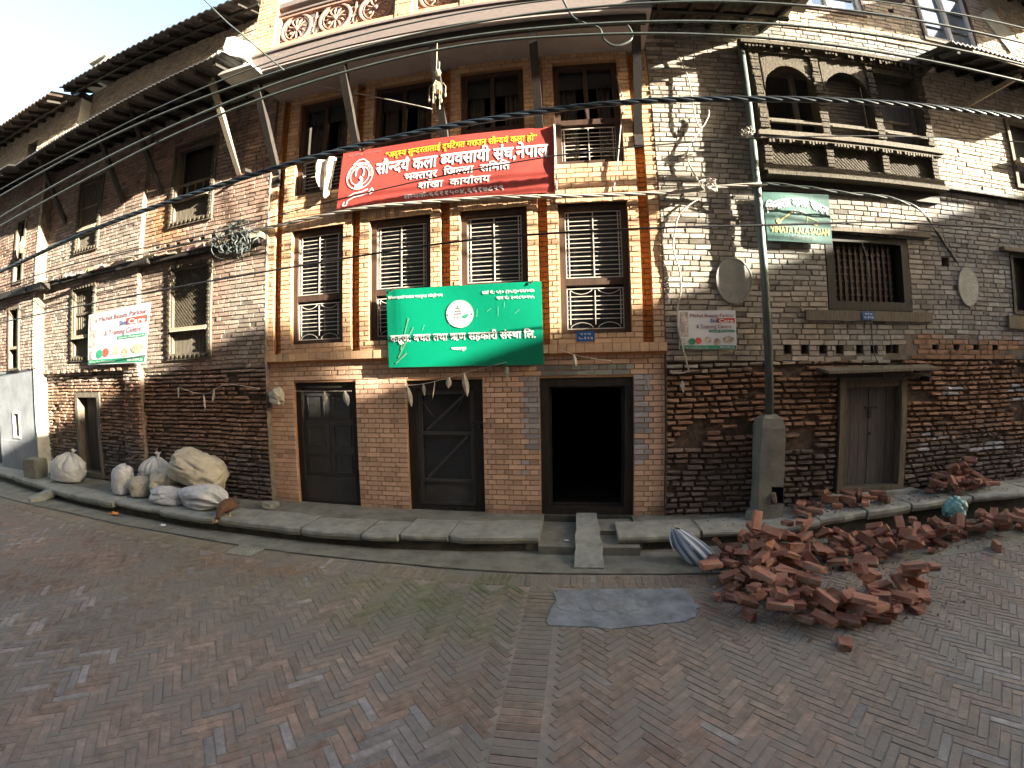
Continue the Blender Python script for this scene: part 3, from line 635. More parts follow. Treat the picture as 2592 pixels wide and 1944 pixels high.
# lower eave roof with rafters
def eave_roof(parent, name, F, x0, x1, zw, zf, of0, of1, m='tin', pitch=.11, amp=.014, ow=-.05, raft=True, th=.02):
    mb = MB(); n = int((x1-x0)/(pitch/4)); rows = 4; vs = []; fs = []
    for lay in (0, 1):
        for i in range(n+1):
            x = x0+(x1-x0)*i/n; of = of0+(of1-of0)*i/n
            for k in range(rows+1):
                t = k/rows; vs.append(P(F, x, ow+(of-ow)*t, zw+(zf-zw)*t+amp*math.sin(2*math.pi*(x-x0)/pitch)+(th if lay else 0)))
    m_ = (n+1)*(rows+1)
    for i in range(n):
        for k in range(rows):
            q = [i*(rows+1)+k, (i+1)*(rows+1)+k, (i+1)*(rows+1)+k+1, i*(rows+1)+k+1]; fs += [tuple(q), tuple(m_+v for v in reversed(q))]
        q = i*(rows+1)+rows; fs.append((q, q+rows+1, m_+q+rows+1, m_+q))
    mb.add(vs, fs); o = mb.build(name, m, parent)
    if raft:
        mb = MB(); k = 0; x = x0+.15
        while x < x1-.05:
            of = of0+(of1-of0)*(x-x0)/(x1-x0); mb.bar(P(F, x, ow, zw-.07), P(F, x, of-.06, zf-.07), .055, .075); x += .42
        mb.box(F, x0, x1, min(of0, of1)*.55, min(of0, of1)*.55+.05, zw+(zf-zw)*.55-.16, zw+(zf-zw)*.55-.11)
        mb.build('rafter', 'wood_black', o)
    return o
eave_roof(LH, 'eave_roof', L_, -11.4, -4.72, 7.12, 6.82, 1.0, 1.27)
brick_wall('top_wall', L_, -10.3, -5.22, 7.0, 8.75, c_cream, LH, 'brick', 'mortar_grey', [(-6.35, -5.75, 7.75, 8.3, .2), (-8.7, -8.1, 7.6, 8.2, .2)], .0, .071, .24, 'run', .003, .002, .012, .008, .005, seed=15)
eave_roof(LH, 'top_roof', L_, -10.45, -5.0, 8.85, 8.5, .75, .75, 'tin', .16, .02)
mb = MB(); mb.box(L_, -10.45, -5.0, -3, .3, 8.86, 8.95); mb.build('roof_top', 'tin', LH)
mb = MB(); mb.box(L_, -10.25, -9.75, -.3, .2, 8.7, 9.35); mb.box(L_, -10.32, -9.68, -.36, .26, 9.351, 9.43); mb.build('chimney', 'plaster_pale', LH)
for i, (x, zb, o0) in enumerate(((-5.35, 5.55, 0), (-7.3, 5.6, 0), (-8.35, 5.6, .09), (-10.5, 5.6, .09))):
    mb = MB(); mb.bar(P(L_, x, o0-.02, zb), P(L_, x-.02, .85, 6.85), .07, .09, (1, 0, 0)); mb.build('roof_strut', 'wood_black' if i else 'wood_pale', LH)
mb = MB(); mb.bar(P(L_, -5.1, -.05, 5.55), P(L_, -5.1, .16, 5.5), .05, .05); mb.build('beam_end', 'wood_black', LH)
mb = MB(); mb.bar(P(L_, -5.15, -.03, 4.4), P(L_, -5.2, .3, 4.36), .05, .05); mb.build('beam_end', 'wood_black', LH)

# ================================================================== FAR LEFT HOUSE
FH = thing('brick_house', 'brick house at the far left with blue grey plaster on its ground floor', 'house', (-14, 0, 0))
brick_wall('front_wall', L_, -20, -11.25, 2.47, 7.0, c_left, FH, 'brick', 'mortar', [(-12.6, -12.0, 2.46, 3.94, .2), (-12.45, -11.93, 4.45, 6.0, .2)], .3, .071, .24, 'run', .003, .002, .012, .008, .005, miss_l, seed=16)
wall_back('plaster_wall', L_, -20, -11.25, .1, 2.47, [(-12.5, -12.12, .92, 1.54, .2, 1), (-13.9, -13.3, .2, 2.0, .3, 1)], .29, FH, 'plaster_grey')
mb = MB(); mb.box(L_, -13.25, -11.27, .291, .32, .1, .86); mb.build('plaster_skirting', 'plaster_grey', FH)
mb = MB(); mb.box(L_, -11.27, -11.235, -.05, .318, .1, 2.47); mb.build('corner_plaster', 'plaster_pale', FH)  # right-facing return made paler: its sunlit look put into the plaster
brick_wall('corner_wall', (0, 0), 0, .35, 2.47, 7.0, c_cream, FH, 'brick', 'mortar_grey', (), 0, .071, .2, 'run', .004, .003, .03, .01, .006, seed=17, backing=False).data.transform(Matrix(((0, -1, 0, -11.25), (1, 0, 0, -.23), (0, 0, 1, 0), (0, 0, 0, 1))))  # return bricks paler than the front, sunlight put into their colour
mb = MB(); mb.box(L_, -11.28, -11.235, -.05, .30, 2.47, 7.0); mb.build('corner_mortar', 'mortar_grey', FH)
for (a, b, c, d) in ((-12.6, -12.0, 2.46, 3.94), (-12.45, -11.93, 4.45, 6.0)):
    mb = MB(); frame_box(mb, L_, a, b, c, d, .2, .33, .07); f = mb.build('window', 'wood_grey', FH)
    mb = MB(); mb.box(L_, a+.07, b-.07, .15, .17, c+.07, d-.07); mb.build('shutter', 'plank_door', f)
    mb = MB(); mb.box(L_, a+.07, b-.07, .2, .32, c+.5, c+.56); mb.build('ledge_rail', 'wood_pale', f)
mb = MB(); frame_box(mb, L_, -12.5, -12.12, .92, 1.54, .2, .31, .05); mb.build('vent_frame', 'plaster_pale', FH)
mb = MB(); x = -20
while x < -11.3:
    mb.box(L_, x, x+.7, .2, .42+rnd.uniform(-.02, .02), 4.16, 4.30, j=.008); x += .71
mb.build('timber_ledge', 'wood_black', FH)
shell('interior', -20, -11.3, .25, 6.2, .1, 8.3, FH)
brick_wall('top_wall', L_, -20, -10.3, 7.0, 8.45, c_cream, FH, 'brick', 'mortar_grey', [(-12.6, -12.1, 7.5, 8.05, .2)], .25, .071, .24, 'run', .003, .002, .012, .008, .005, seed=18)
mb = MB(); mb.box(L_, -10.31, -10.285, -.1, .25, 7.0, 8.45); mb.build('corner_wall', 'white_wash', FH)  # white return, its sunlit look put into the colour
eave_roof(FH, 'eave_roof', L_, -20, -11.4, 7.12, 6.82, 1.2, 1.12)
eave_roof(FH, 'top_roof', L_, -20, -10.35, 8.55, 8.25, .95, .95, 'tile', .16, .025)
mb = MB(); mb.box(L_, -20, -10.35, -3, .3, 8.56, 8.65); mb.build('roof_top', 'tin', FH)

# ================================================================== RIGHT HOUSE
RH = thing('brick_house', 'old grey and red eroded brick house with a carved wooden bay window', 'house', (4.5, 0, 0))
def miss_r(x, z, r):
    b1 = (np.hypot((x-3.02)/.30, (z-1.18)/.13) < 1) | (np.hypot((x-2.1)/.35, (z-1.38)/.10) < 1) | (np.hypot((x-1.55)/.18, (z-1.25)/.14) < 1) | (np.hypot((x-5.0)/.35, (z-1.72)/.07) < 1)
    red = z < np.where(x < 4.5, 2.2, 2.6)
    return (b1 & (r < .85)) | (red & (z > .8) & (fbm(x, z, 2.8, 51) > .70)) | (red & (r > .972)) | (r > .994)
def ero_r(x, z):
    t = z < np.where(x < 2.5, 2.15, np.where(x < 4.5, 2.2, 2.6)); return np.where(t, (fbm(x, z, 2.0, 54)-.3)*.05, (fbm(x, z, 1.5, 55)-.5)*.02)
rh = [(x-.055, x+.06, 2.33, 2.45, .16, 1) for x in (2.87, 3.13, 3.41, 3.67, 4.0, 4.24, 4.5, 4.62)] + [(5.58, 5.72, 3.6, 3.76, .16, 1)]+[(5.3+.42*k, 5.42+.42*k, 2.36, 2.46, .1, 1) for k in range(4)]
RO = [(3.63, 4.80, .40, 2.08, .3), (3.52, 4.94, 2.92, 4.02, .3), (2.85, 5.45, 5.0, 6.6, .3), (7.08, 7.62, 2.95, 3.92, .2), (7.36, 8.2, 5.0, 6.25, .2)]+rh
brick_wall('front_wall', R_, 1.18, 9.5, 2.24, 7.3, c_right, RH, 'brick', 'mortar_grey', RO, .0, .073, .245, 'run', .002, .0017, .011, .008, .005, miss_r, seed=21, sag=.07)
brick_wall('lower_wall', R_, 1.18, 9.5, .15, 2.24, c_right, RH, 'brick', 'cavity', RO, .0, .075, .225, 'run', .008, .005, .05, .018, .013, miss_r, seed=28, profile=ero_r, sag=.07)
brick_wall('overhang_wall', R_, 5.62, 9.5, 4.86, 6.95, c_cream, RH, 'brick', 'mortar_grey', [(7.36, 8.2, 5.0, 6.25, .2)], .09, .073, .245, 'run', .003, .002, .012, .008, .005, None, seed=22)
mb = MB(); mb.box(R_, 5.60, 9.5, -.03, .10, 4.80, 4.857); mb.build('overhang_underside', 'wood_black', RH)  # black strip with the shade of the overhang's underside in its colour
brick_wall('top_wall', R_, 2.95, 9.5, 7.3, 9.6, c_cream, RH, 'brick', 'mortar_grey', [(3.62, 4.95, 7.72, 9.2, .12), (6.05, 7.30, 7.50, 8.75, .12), (5.45, 5.55, 7.95, 8.03, .1, 1)], .02, .073, .245, 'run', .003, .002, .012, .008, .005, None, seed=23)
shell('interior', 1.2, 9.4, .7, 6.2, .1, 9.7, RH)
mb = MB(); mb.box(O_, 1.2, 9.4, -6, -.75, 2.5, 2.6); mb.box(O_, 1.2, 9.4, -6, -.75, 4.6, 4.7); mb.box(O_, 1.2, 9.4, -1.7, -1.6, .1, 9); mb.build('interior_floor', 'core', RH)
mb = MB(); mb.box(R_, 7.42, 9.5, .0, .03, 2.05, 2.72, j=.03); mb.build('plaster_patch', 'plaster_pale', RH)
mb = MB(); mb.box(R_, 1.185, 1.2, -.3, -.03, .15, 7.3); mb.build('quoin', 'mortar_grey', RH)
# lower door
mb = MB(); frame_box(mb, R_, 3.65, 4.79, .36, 2.06, -.18, .04, .10); mb.box(R_, 3.75, 4.69, -.15, .0, 1.86, 1.97); rd = mb.build('door', 'wood_grey', RH)
mb = MB()
for (xa, xb) in ((3.755, 4.208), (4.218, 4.685)):
    for k in range(3): mb.box(R_, xa+(xb-xa)*k/3, xa+(xb-xa)*(k+1)/3-.004, -.13, -.10+rnd.uniform(-.004, .004), .46, 1.86)
mb.build('leaf', 'plank_door', rd)
mb = MB(); mb.box(R_, 4.14, 4.36, -.10, -.085, 1.555, 1.58); mb.box(R_, 4.20, 4.25, -.10, -.075, 1.42, 1.556); mb.build('latch', 'iron', rd); mb = MB(); mb.lathe(P(R_, 4.23, -.09, 1.2), [(.02, 0), (.024, .02), (.01, .03)], 10, 'y'); mb.build('knob', 'iron', rd)
mb = MB(); mb.box(R_, 3.55, 5.0, -.05, .14, .20, .385, j=.008); mb.build('threshold', 'stone', RH)
mb = MB(); mb.hexa([P(R_, 3.30, -.02, 2.10), P(R_, 5.20, -.02, 2.13), P(R_, 5.16, .28, 2.09), P(R_, 3.33, .28, 2.055), P(R_, 3.30, -.02, 2.145), P(R_, 5.20, -.02, 2.175), P(R_, 5.16, .28, 2.125), P(R_, 3.33, .28, 2.09)]); mb.build('door_canopy', 'wood_grey', RH)
mb = MB(); mb.box(R_, 3.40, 5.12, -.02, .16, 2.0, 2.06); mb.box(R_, 5.05, 5.10, -.02, .2, 1.94, 2.0); mb.build('canopy_beam', 'wood_black', RH)
# barred window
mb = MB(); frame_box(mb, R_, 3.53, 4.93, 2.93, 4.01, -.2, -.0, .12); rw = mb.build('window', 'wood_black', RH)
mb = MB(); mb.box(R_, 3.14, 5.28, -.05, .045, 2.775, 2.915); mb.build('window_sill', 'wood_black', RH).data.materials[0] = M['wood_grey']
mb = MB(); mb.box(R_, 3.40, 5.33, -.05, .09, 4.01, 4.075); mb.build('window_lintel', 'wood_grey', RH)
mb = MB()
for x in np.linspace(3.70, 4.66, 11): mb.box(R_, x-.02, x+.02, -.13, -.105, 3.0, 3.9)
for z in np.linspace(3.06, 3.84, 9):
    for x in np.linspace(3.70, 4.66, 11): mb.box(R_, x-.034, x+.034, -.104, -.098, z-.014, z+.014)
mb.build('bars', 'wood_dark', rw)
mb = MB(); mb.box(R_, 3.6, 4.88, -.26, -.24, 2.96, 3.98); mb.build('shutter', 'core', rw)
mb = MB(); frame_box(mb, R_, 7.08, 7.62, 2.95, 3.92, -.1, .02, .06); f = mb.build('window', 'wood_black', RH); mb = MB(); mb.box(R_, 7.1, 7.6, -.15, -.13, 2.97, 3.9); mb.build('shutter', 'wood_black', f)
mb = MB(); mb.box(R_, 6.85, 8.2, -.03, .10, 3.93, 4.0, j=.01); mb.build('window_lintel', 'wood_grey', RH); mb = MB(); mb.box(R_, 6.9, 8.1, -.03, .05, 2.72, 2.92); mb.build('window_sill', 'wood_grey', RH)
mb = MB(); frame_box(mb, R_, 7.36, 8.2, 5.0, 6.25, 0, .13, .07); f = mb.build('window', 'wood_grey', RH); mb = MB(); mb.box(R_, 7.4, 8.1, -.05, -.03, 5.05, 6.2); mb.build('shutter', 'wood_black', f)
mb = MB(); mb.box(R_, 7.38, 8.6, .13, .25, 5.38, 5.46); mb.build('ledge_rail', 'wood_pale', f)
# carved bay window
bx0, bx1, BO = 2.68, 5.58, .17
mb = MB(); mb.box(R_, bx0-.06, bx1+.06, -.02, BO+.02, 4.79, 4.88); mb.box(R_, bx0-.02, bx1+.1, -.02, BO+.05, 4.72, 4.775); BW = mb.build('bay_window', 'wood_carved', RH)
posts = [2.72, 3.665, 4.60, 5.52]
for i, x in enumerate(posts):
    mb = MB(); mb.box(R_, x-.065, x+.065, -.02, BO, 5.38, 6.66); mb.box(R_, x+.066, x+.10, -.02, BO-.04, 5.38, 6.62); mb.box(R_, x-.06, x+.06, -.02, BO-.01, 4.88, 5.24)
    z = 5.42
    while z < 6.6:
        h_ = rnd.choice((.03, .05, .07)); w_ = rnd.uniform(.045, .075); mb.box(R_, x-w_, x+w_, BO, BO+rnd.uniform(.008, .03), z, z+h_); z += h_+.014
    z = 4.9
    while z < 5.2:
        mb.box(R_, x-.055, x+.055, BO-.01, BO+rnd.uniform(.0, .02), z, z+.04); z += .055
    mb.build('post', 'wood_carved', BW)
mb = MB(); mb.box(R_, bx0-.1, bx1+.1, -.02, BO+.08, 5.28, 5.335); mb.box(R_, bx0-.07, bx1+.06, -.02, BO+.05, 5.24, 5.28); mb.box(R_, bx0-.06, bx1+.06, -.02, BO+.03, 5.335, 5.38)
for x in np.arange(bx0, bx1, .05):
    if rnd.random() < .7: mb.box(R_, x, x+.028, BO+.0, BO+.055, 5.20+rnd.uniform(-.02, .01), 5.239)
mb.build('rail', 'wood_grey', BW)
mb = MB(); mb.box(R_, bx0-.1, bx1+.12, -.02, BO+.02, 6.66, 6.74); mb.box(R_, bx0-.16, bx1+.2, -.02, BO+.10, 6.742, 6.80)
for x in np.arange(bx0-.1, bx1+.1, .055):
    if rnd.random() < .55: mb.box(R_, x, x+.032, BO+.0, BO+.08, 6.69+rnd.uniform(-.03, .02), 6.741)
mb.build('cornice', 'wood_carved', BW)
mb = MB(); x = bx0-.1
while x < bx1+.2:
    l = rnd.uniform(.08, .22)
    mb.box(R_, x, x+l-.002, -.02, BO+rnd.uniform(-.05, .06), 6.802, 6.86+rnd.uniform(-.045, .03), tuple(v*rnd.uniform(.85, 1.1) for v in (.62, .56, .46)), j=.012)
    x += l
mb.build('coping', 'brick', BW)
for i in range(3):
    a, b = posts[i]+.1, posts[i+1]-.066
    mb = MB(); mb.box(R_, a, b, -.12, -.09, 5.38, 5.52); mb.box(R_, a, b, BO-.09, BO-.05, 5.58, 5.615); mb.box(R_, a, b, BO-.02, BO+.02, 5.52, 5.55); mb.build('balustrade', 'wood_grey', BW)
    mb = MB(); lattice(mb, R_, a-.02, b+.02, 4.88, 5.22, BO-.08, .058, .026); mb.build('lattice', 'wood_carved', BW)
    mb = MB(); mb.box(R_, a, b, -.02, -.0, 4.88, 5.24); mb.build('back_board', 'wood_black', BW)
    mb = MB(); mb.box(R_, a, b, -.02, BO-.02, 6.56, 6.66)
    if i < 2:
        n = 14; cx = (a+b)/2; rx = (b-a)/2
        for k in range(n):
            t0, t1 = math.pi*k/n, math.pi*(k+1)/n; q = []
            for o in (BO-.06, BO-.01):
                q += [P(R_, cx+rx*math.cos(t0), o, 6.05+.42*math.sin(t0)), P(R_, cx+rx*math.cos(t1), o, 6.05+.42*math.sin(t1)), P(R_, cx+rx*math.cos(t1), o, 6.57), P(R_, cx+rx*math.cos(t0), o, 6.57)]
            mb.hexa(q)
        mb.build('arch', 'wood_carved', BW); mb = MB()
        if i == 0:
            mb.box(R_, b-.25, b-.18, -.12, -.06, 5.4, 6.5); mb.build('inner_post', 'wood_grey', BW); continue
        for z in np.arange(5.53, 6.45, .062): mb.hexa([P(R_, a, -.09, z), P(R_, b, -.09, z), P(R_, b, -.03, z-.02), P(R_, a, -.03, z-.02), P(R_, a, -.09, z+.05), P(R_, b, -.09, z+.05), P(R_, b, -.025, z+.03), P(R_, a, -.025, z+.03)])
        mb.build('louvre', 'wood_grey', BW)
    elif i == 2:
        mb.build('lintel_board', 'wood_carved', BW); mb = MB(); mb.box(R_, a, b, -.12, -.09, 5.52, 6.56); mb.build('panel', 'plank_door', BW)
        mb = MB(); mb.box(R_, a+.02, a+.34, -.088, -.07, 5.6, 5.852); mb.box(R_, a, b-.1, -.088, -.04, 5.85, 5.875); mb.build('loose_board', 'wood_pale', BW)
mb = MB(); mb.box(R_, bx0-.05, 5.62, -.05, .06, 4.56, 4.72, j=.01); mb.build('bay_beam', 'wood_black', RH)
# white-framed upper windows
for (a, b, c, d) in ((3.62, 4.95, 7.72, 9.2), (6.05, 7.30, 7.50, 8.75)):
    mb = MB(); frame_box(mb, R_, a, b, c, d, -.03, .05, .05); mb.build('window_trim', 'wood_dark', RH)
    mb = MB(); a2, b2, c2_, d2 = a+.055, b-.055, c+.055, d-.055; frame_box(mb, R_, a2, b2, c2_, d2, -.05, .03, .05); mb.box(R_, (a2+b2)/2-.04, (a2+b2)/2+.04, -.05, .035, c2_+.05, d2-.05)
    f = mb.build('window', 'white_wash', RH); mb = MB(); mb.box(R_, a2+.05, b2-.05, -.05, -.03, c2_+.05, d2-.05); mb.build('pane', 'glass_sky', f)
    for q in (.25, .75):
        for zz in (.28, .68): mb = MB(); x = a2+(b2-a2)*q; mb.box(R_, x-.2, x+.2, -.02, -.005, c2_+zz, c2_+zz+.02); mb.build('glazing_bar', 'iron', f)
# eaves
eave_roof(RH, 'eave_roof', R_, 1.16, 3.15, 7.28, 6.90, 1.0, 1.0, 'tile', .16, .02)
mb = MB()
for k, (o, z, x1) in enumerate(((.55, 7.12, 3.45), (.78, 7.03, 3.35), (.35, 7.2, 3.3), (.95, 6.95, 3.22))): mb.box(R_, 2.9, x1, o, o+.12, z, z+.05, j=.01)
mb.build('eave_board', 'wood_pale', RH)
mb = MB(); mb.hexa([P(R_, 2.2, .85, 7.22), P(R_, 4.9, .85, 7.26), P(R_, 4.9, 1.42, 7.2), P(R_, 2.2, 1.42, 7.16), P(R_, 2.2, .85, 7.24), P(R_, 4.9, .85, 7.28), P(R_, 4.9, 1.42, 7.22), P(R_, 2.2, 1.42, 7.18)]); mb.build('shade_sheet', 'tin', RH)  # unseen tin sheet added to shade the orange house's top windows
eave_roof(RH, 'side_eave_roof', R_, 5.5, 9.6, 6.98, 6.62, 1.02, 1.02, 'tin', .09, .02)
mb = MB(); mb.box(R_, 5.9, 9.6, .98, 1.0, 6.54, 6.60); mb.build('eave_board', 'wood_pale', RH)
mb = MB(); mb.bar(P(R_, 6.15, .0, 6.10), P(R_, 7.1, .8, 6.55), .06, .07); mb.build('roof_strut', 'wood_pale', RH)
eave_roof(RH, 'upper_roof', R_, 7.6, 10.5, 9.1, 8.6, 1.1, 1.1, 'tin', .11, .02)
mb = MB(); mb.bar(P(R_, 7.75, .05, 8.5), P(R_, 8.3, .05, 7.8), .4, .01, (0, 1, 0)); mb.build('sheet', 'plaster_pale', RH)
mb = MB(); mb.box(R_, 2.9, 9.6, -4, .3, 9.61, 9.7); mb.build('roof_top', 'tin', RH)

# ================================================================== houses across the street and at its end (shade the street)
def block_house(name, label, x0, x1, y0, y1, h, facing, seed, col=(.30, .22, .17), cat='house'):
    t = thing(name, label, cat, ((x0+x1)/2, (y0+y1)/2, 0)); mb = MB(); mb.box(O_, x0, x1, -y1, -y0, -.05, h); mb.build('wall', mat('brickwork '+name+str(seed), col, .9, .3, 4, .6, 12), t)
    mb = MB(); mb.box(O_, x0-.3, x1+.3, -y1-.3, -y0+.3, h, h+.18); mb.build('roof', 'tile', t)
    return t
b1 = block_house('brick_house', 'brown brick house across the street behind the viewer', -22, 15, -16, -7.9, 15.5, 1, 1)
for x in (-7, -4.5, -2, .5, 3):
    for z in (.9, 3.4):
        mb = MB(); mb.box(O_, x, x+.9, 7.85, 7.95, z, z+1.4); mb.build('window', 'wood_dark', b1)
b2 = block_house('brick_house', 'tall brick house closing the far end of the street', 24, 33, -22, -2.2, 9.45, 1, 2)  # unseen sun occluder, roof height set so its edge shades the lower facades
wt = thing('sun_blocker', 'unseen added light-shaping tank on short legs at the far end of the street', 'blocker', (25, -8.2, 9.62)); mb = MB(); mb.box(O_, 24.1, 26, 6.97, 9.8, 10.25, 11.4); mb.build('blocker', 'tin', wt)  # unseen box added to cast a shade band above one sun streak
mb = MB(); mb.box(O_, 24.2, 25.9, 7.8, 11.5, 9.62, 10.22); mb.build('slot_blocker', 'tin', b2)  # unseen box added to close off the end of the sun slot
for x in (24.3, 25.8):
    for y in (7.1, 9.6): mb = MB(); mb.box(O_, x-.06, x+.06, y-.06, y+.06, 9.62, 10.25); mb.build('leg', 'iron', wt)

# ================================================================== writing
def glyph_mesh(ch, bold):
    cu = bpy.data.curves.new('g', 'FONT'); cu.body = ch; cu.size = 1; cu.offset = bold; cu.resolution_u = 3
    ob = bpy.data.objects.new('g', cu); C.objects.link(ob); bpy.context.view_layer.update()
    me = bpy.data.meshes.new_from_object(ob.evaluated_get(bpy.context.evaluated_depsgraph_get()))
    v = [tuple(p.co) for p in me.vertices]; f = [tuple(p.vertices) for p in me.polygons]
    bpy.data.objects.remove(ob); bpy.data.curves.remove(cu); bpy.data.meshes.remove(me); return v, f
_adv = {}
def adv(s):
    if s not in _adv:
        v, _ = glyph_mesh(s+'|', 0); w_, _ = glyph_mesh('|', 0); _adv[s] = max(p[0] for p in v)-max(p[0] for p in w_)
    return _adv[s]
def text_mesh(s, bold=.0):
    """plain runs, {x} = half form (right stem cut), ^ = hook (repha) above the previous letter"""
    V, F_ = [], []; x = 0; i = 0; run = ''
    def put(v, f, dx):
        b = len(V); V.extend((p[0]+dx, p[1]) for p in v); F_.extend(tuple(b+k for k in q) for q in f)
    def flush():
        nonlocal x, run
        if run:
            if run.strip(): v, f = glyph_mesh(run, bold); put(v, f, x)
            x += adv(run); run = ''
    while i < len(s):
        ch = s[i]
        if ch == '{':
            flush(); j = s.index('}', i); q = s[i+1:j]; v, f = glyph_mesh(q, bold); cut = adv(q)-.185
            bm = bmesh.new(); bv = [bm.verts.new((p[0], p[1], 0)) for p in v]
            for q_ in f:
                try: bm.faces.new([bv[k] for k in q_])
                except ValueError: pass
            bmesh.ops.bisect_plane(bm, geom=bm.verts[:]+bm.edges[:]+bm.faces[:], plane_co=(cut, 0, 0), plane_no=(1, 0, 0), clear_outer=True)
            bm.verts.index_update(); put([tuple(p.co) for p in bm.verts], [tuple(p.index for p in q_.verts) for q_ in bm.faces], x); bm.free(); x += cut; i = j+1; continue
        if ch == '^':
            flush(); n = 8; vs = []
            for k in range(n+1):
                t = math.pi*k/n*1.1; vs += [(-.17+.12*math.cos(math.pi-t), .63+.17*math.sin(t)), (-.17+(.06-bold)*math.cos(math.pi-t), .63+(.10-bold)*math.sin(t))]
            put(vs, [(2*k, 2*k+1, 2*k+3, 2*k+2) for k in range(n)], x); i += 1; continue
        run += ch; i += 1
    flush(); return V, F_
def lettering(name, s, surf, u0, u1, v0, v1, m, parent, bold=.0, body=.62, arc=0.0, slant=0.0):
    """fit a line of writing to u0..u1 on a sign; v0 = baseline, v1 = top of the letters' body"""
    V, F_ = text_mesh(s); xs = [p[0] for p in V]; a, b = min(xs), max(xs); mb = MB()
    for k, (ox, oy) in enumerate(((-1, 0), (1, 0), (0, -.7), (0, .7)) if bold else ((0, 0),)):
        vs = []
        for p in V:
            t = (p[0]+ox*bold-a)/(b-a); u = u0+(u1-u0)*t; v = v0+(v1-v0)*(p[1]+oy*bold)/body + arc*(1-(2*t-1)**2) + slant*t
            vs.append(surf(u, v, .006+.0004*k))
        mb.add(vs, F_)
    return mb.build(name, m, parent)
def sign_surface(F, tl, bl, tr, br, wave):
    def s(u, v, e=0.0):
        x = (bl[0]*(1-u)+br[0]*u)*(1-v)+(tl[0]*(1-u)+tr[0]*u)*v; z = (bl[1]*(1-u)+br[1]*u)*(1-v)+(tl[1]*(1-u)+tr[1]*u)*v
        return P(F, x, wave(u, v)+e, z)
    return s
def panel(name, surf, nu, nv, m, parent, th=.012):
    mb = MB(); vs = []; fs = []
    for lay in (0, -th):
        for i in range(nu+1):
            for k in range(nv+1): vs.append(surf(i/nu, k/nv, lay))
    q = (nu+1)*(nv+1)
    for i in range(nu):
        for k in range(nv):
            a = i*(nv+1)+k; f = (a, a+nv+1, a+nv+2, a+1); fs += [f, tuple(q+j for j in reversed(f))]
    for i in range(nu):
        for k in (0, nv): a = i*(nv+1)+k; fs.append((a, a+nv+1, q+a+nv+1, q+a))
    for k in range(nv):
        for i in (0, nu): a = i*(nv+1)+k; fs.append((a, a+1, q+a+1, q+a))
    mb.add(vs, fs); return mb.build(name, m, parent, smooth=False)
def disc_on(name, surf, cu, cv, ru, rv, m, parent, e=.004, n=40, r0=0.0):
    mb = MB(); vs = []
    for k in range(n):
        a = 2*math.pi*k/n; vs.append(surf(cu+ru*math.cos(a), cv+rv*math.sin(a), e))
    if r0:
        for k in range(n):
            a = 2*math.pi*k/n; vs.append(surf(cu+ru*r0*math.cos(a), cv+rv*r0*math.sin(a), e))
        mb.add(vs, [(k, (k+1) % n, n+(k+1) % n, n+k) for k in range(n)])
    else: mb.add(vs, [tuple(range(n))])
    return mb.build(name, m, parent)
def strip_on(mb, surf, pts, w, e, asp=1.0):
    for (a, b) in zip(pts[:-1], pts[1:]):
        dx, dy = b[0]-a[0], (b[1]-a[1])/asp; l = math.hypot(dx, dy) or 1; nx, ny = -dy/l*w/2, dx/l*w/2*asp
        mb.add([surf(a[0]+nx, a[1]+ny, e), surf(a[0]-nx, a[1]-ny, e), surf(b[0]-nx, b[1]-ny, e), surf(b[0]+nx, b[1]+ny, e)], [(0, 1, 2, 3)])
def ring_text(name, s, surf, cu, cv, ru, rv, a0, a1, h, m, parent, bold=.02):
    V, F_ = text_mesh(s); xs = [p[0] for p in V]; a, b = min(xs), max(xs); mb = MB(); vs = []
    for p in V:
        t = (p[0]-a)/(b-a); an = a0+(a1-a0)*t; k = 1+h*(p[1]-.3)*(1 if a0 > a1 else -1); vs.append(surf(cu+ru*k*math.cos(an), cv+rv*k*math.sin(an), .008))
    mb.add(vs, F_); return mb.build(name, m, parent)
# red banner
S = sign_surface(O_, (-3.33, 5.50), (-3.41, 4.56), (-.18, 5.52), (-.21, 4.54), lambda u, v: .13+.012*math.sin(u*9+v*3)*(.4+v*.3)+.012*math.sin(u*23-v*11)*max(0, u-.75)*3)
RS = thing('banner_sign', 'large red banner with white Devanagari writing and a round emblem on the orange house', 'sign', (-1.8, -.13, 4.55))
panel('banner', S, 60, 16, 'red_sign', RS, .006)
lettering('lettering', 'सौ{न}द^य कला {ब}यवसायी संघ,नेपाल'.replace('द^य', 'दय^'), S, .185, .975, .545, .715, 'white_print', RS, .035)
lettering('lettering', '“अदृ{स}य सु{न}दरतालाई दृ{ष}टिगत गराउनु सौ{न}दय^ कला हो”'.replace('टिग', 'िटग'), S, .225, .925, .80, .885, 'yellow_print', RS, .02)
lettering('lettering', 'भ{क}तपुर  िज{ल}ला  सिमित', S, .33, .81, .385, .485, 'white_print', RS, .03)
lettering('lettering', 'शाखा  कायाल^य'.replace('याल^य', 'या^लय'), S, .40, .725, .22, .315, 'white_print', RS, .03)
lettering('lettering', 'स{म}पक^-६६११५०४,६६१७८२९', S, .335, .785, .085, .145, 'white_print', RS, .03)
lettering('lettering', 'दता^ नम्बर १२११/०६४', S, .03, .20, .915, .95, 'grey_print', RS, .0)
ec, ev, er = .105, .56, .068; erv = er*3.17/.95
for (k, r0) in ((1.0, .93), (.72, .92)): disc_on('emblem_ring', S, ec, ev, er*k, erv*k, 'white_print', RS, .007, 48, r0)
ring_text('emblem_lettering', 'सौ{न}दय^ कला {ब}यवसायी संघ नेपाल', S, ec, ev, er*.83, erv*.83, math.pi*1.05, -math.pi*.05, .22, 'white_print', RS)
mb = MB(); asp = 3.17/.95
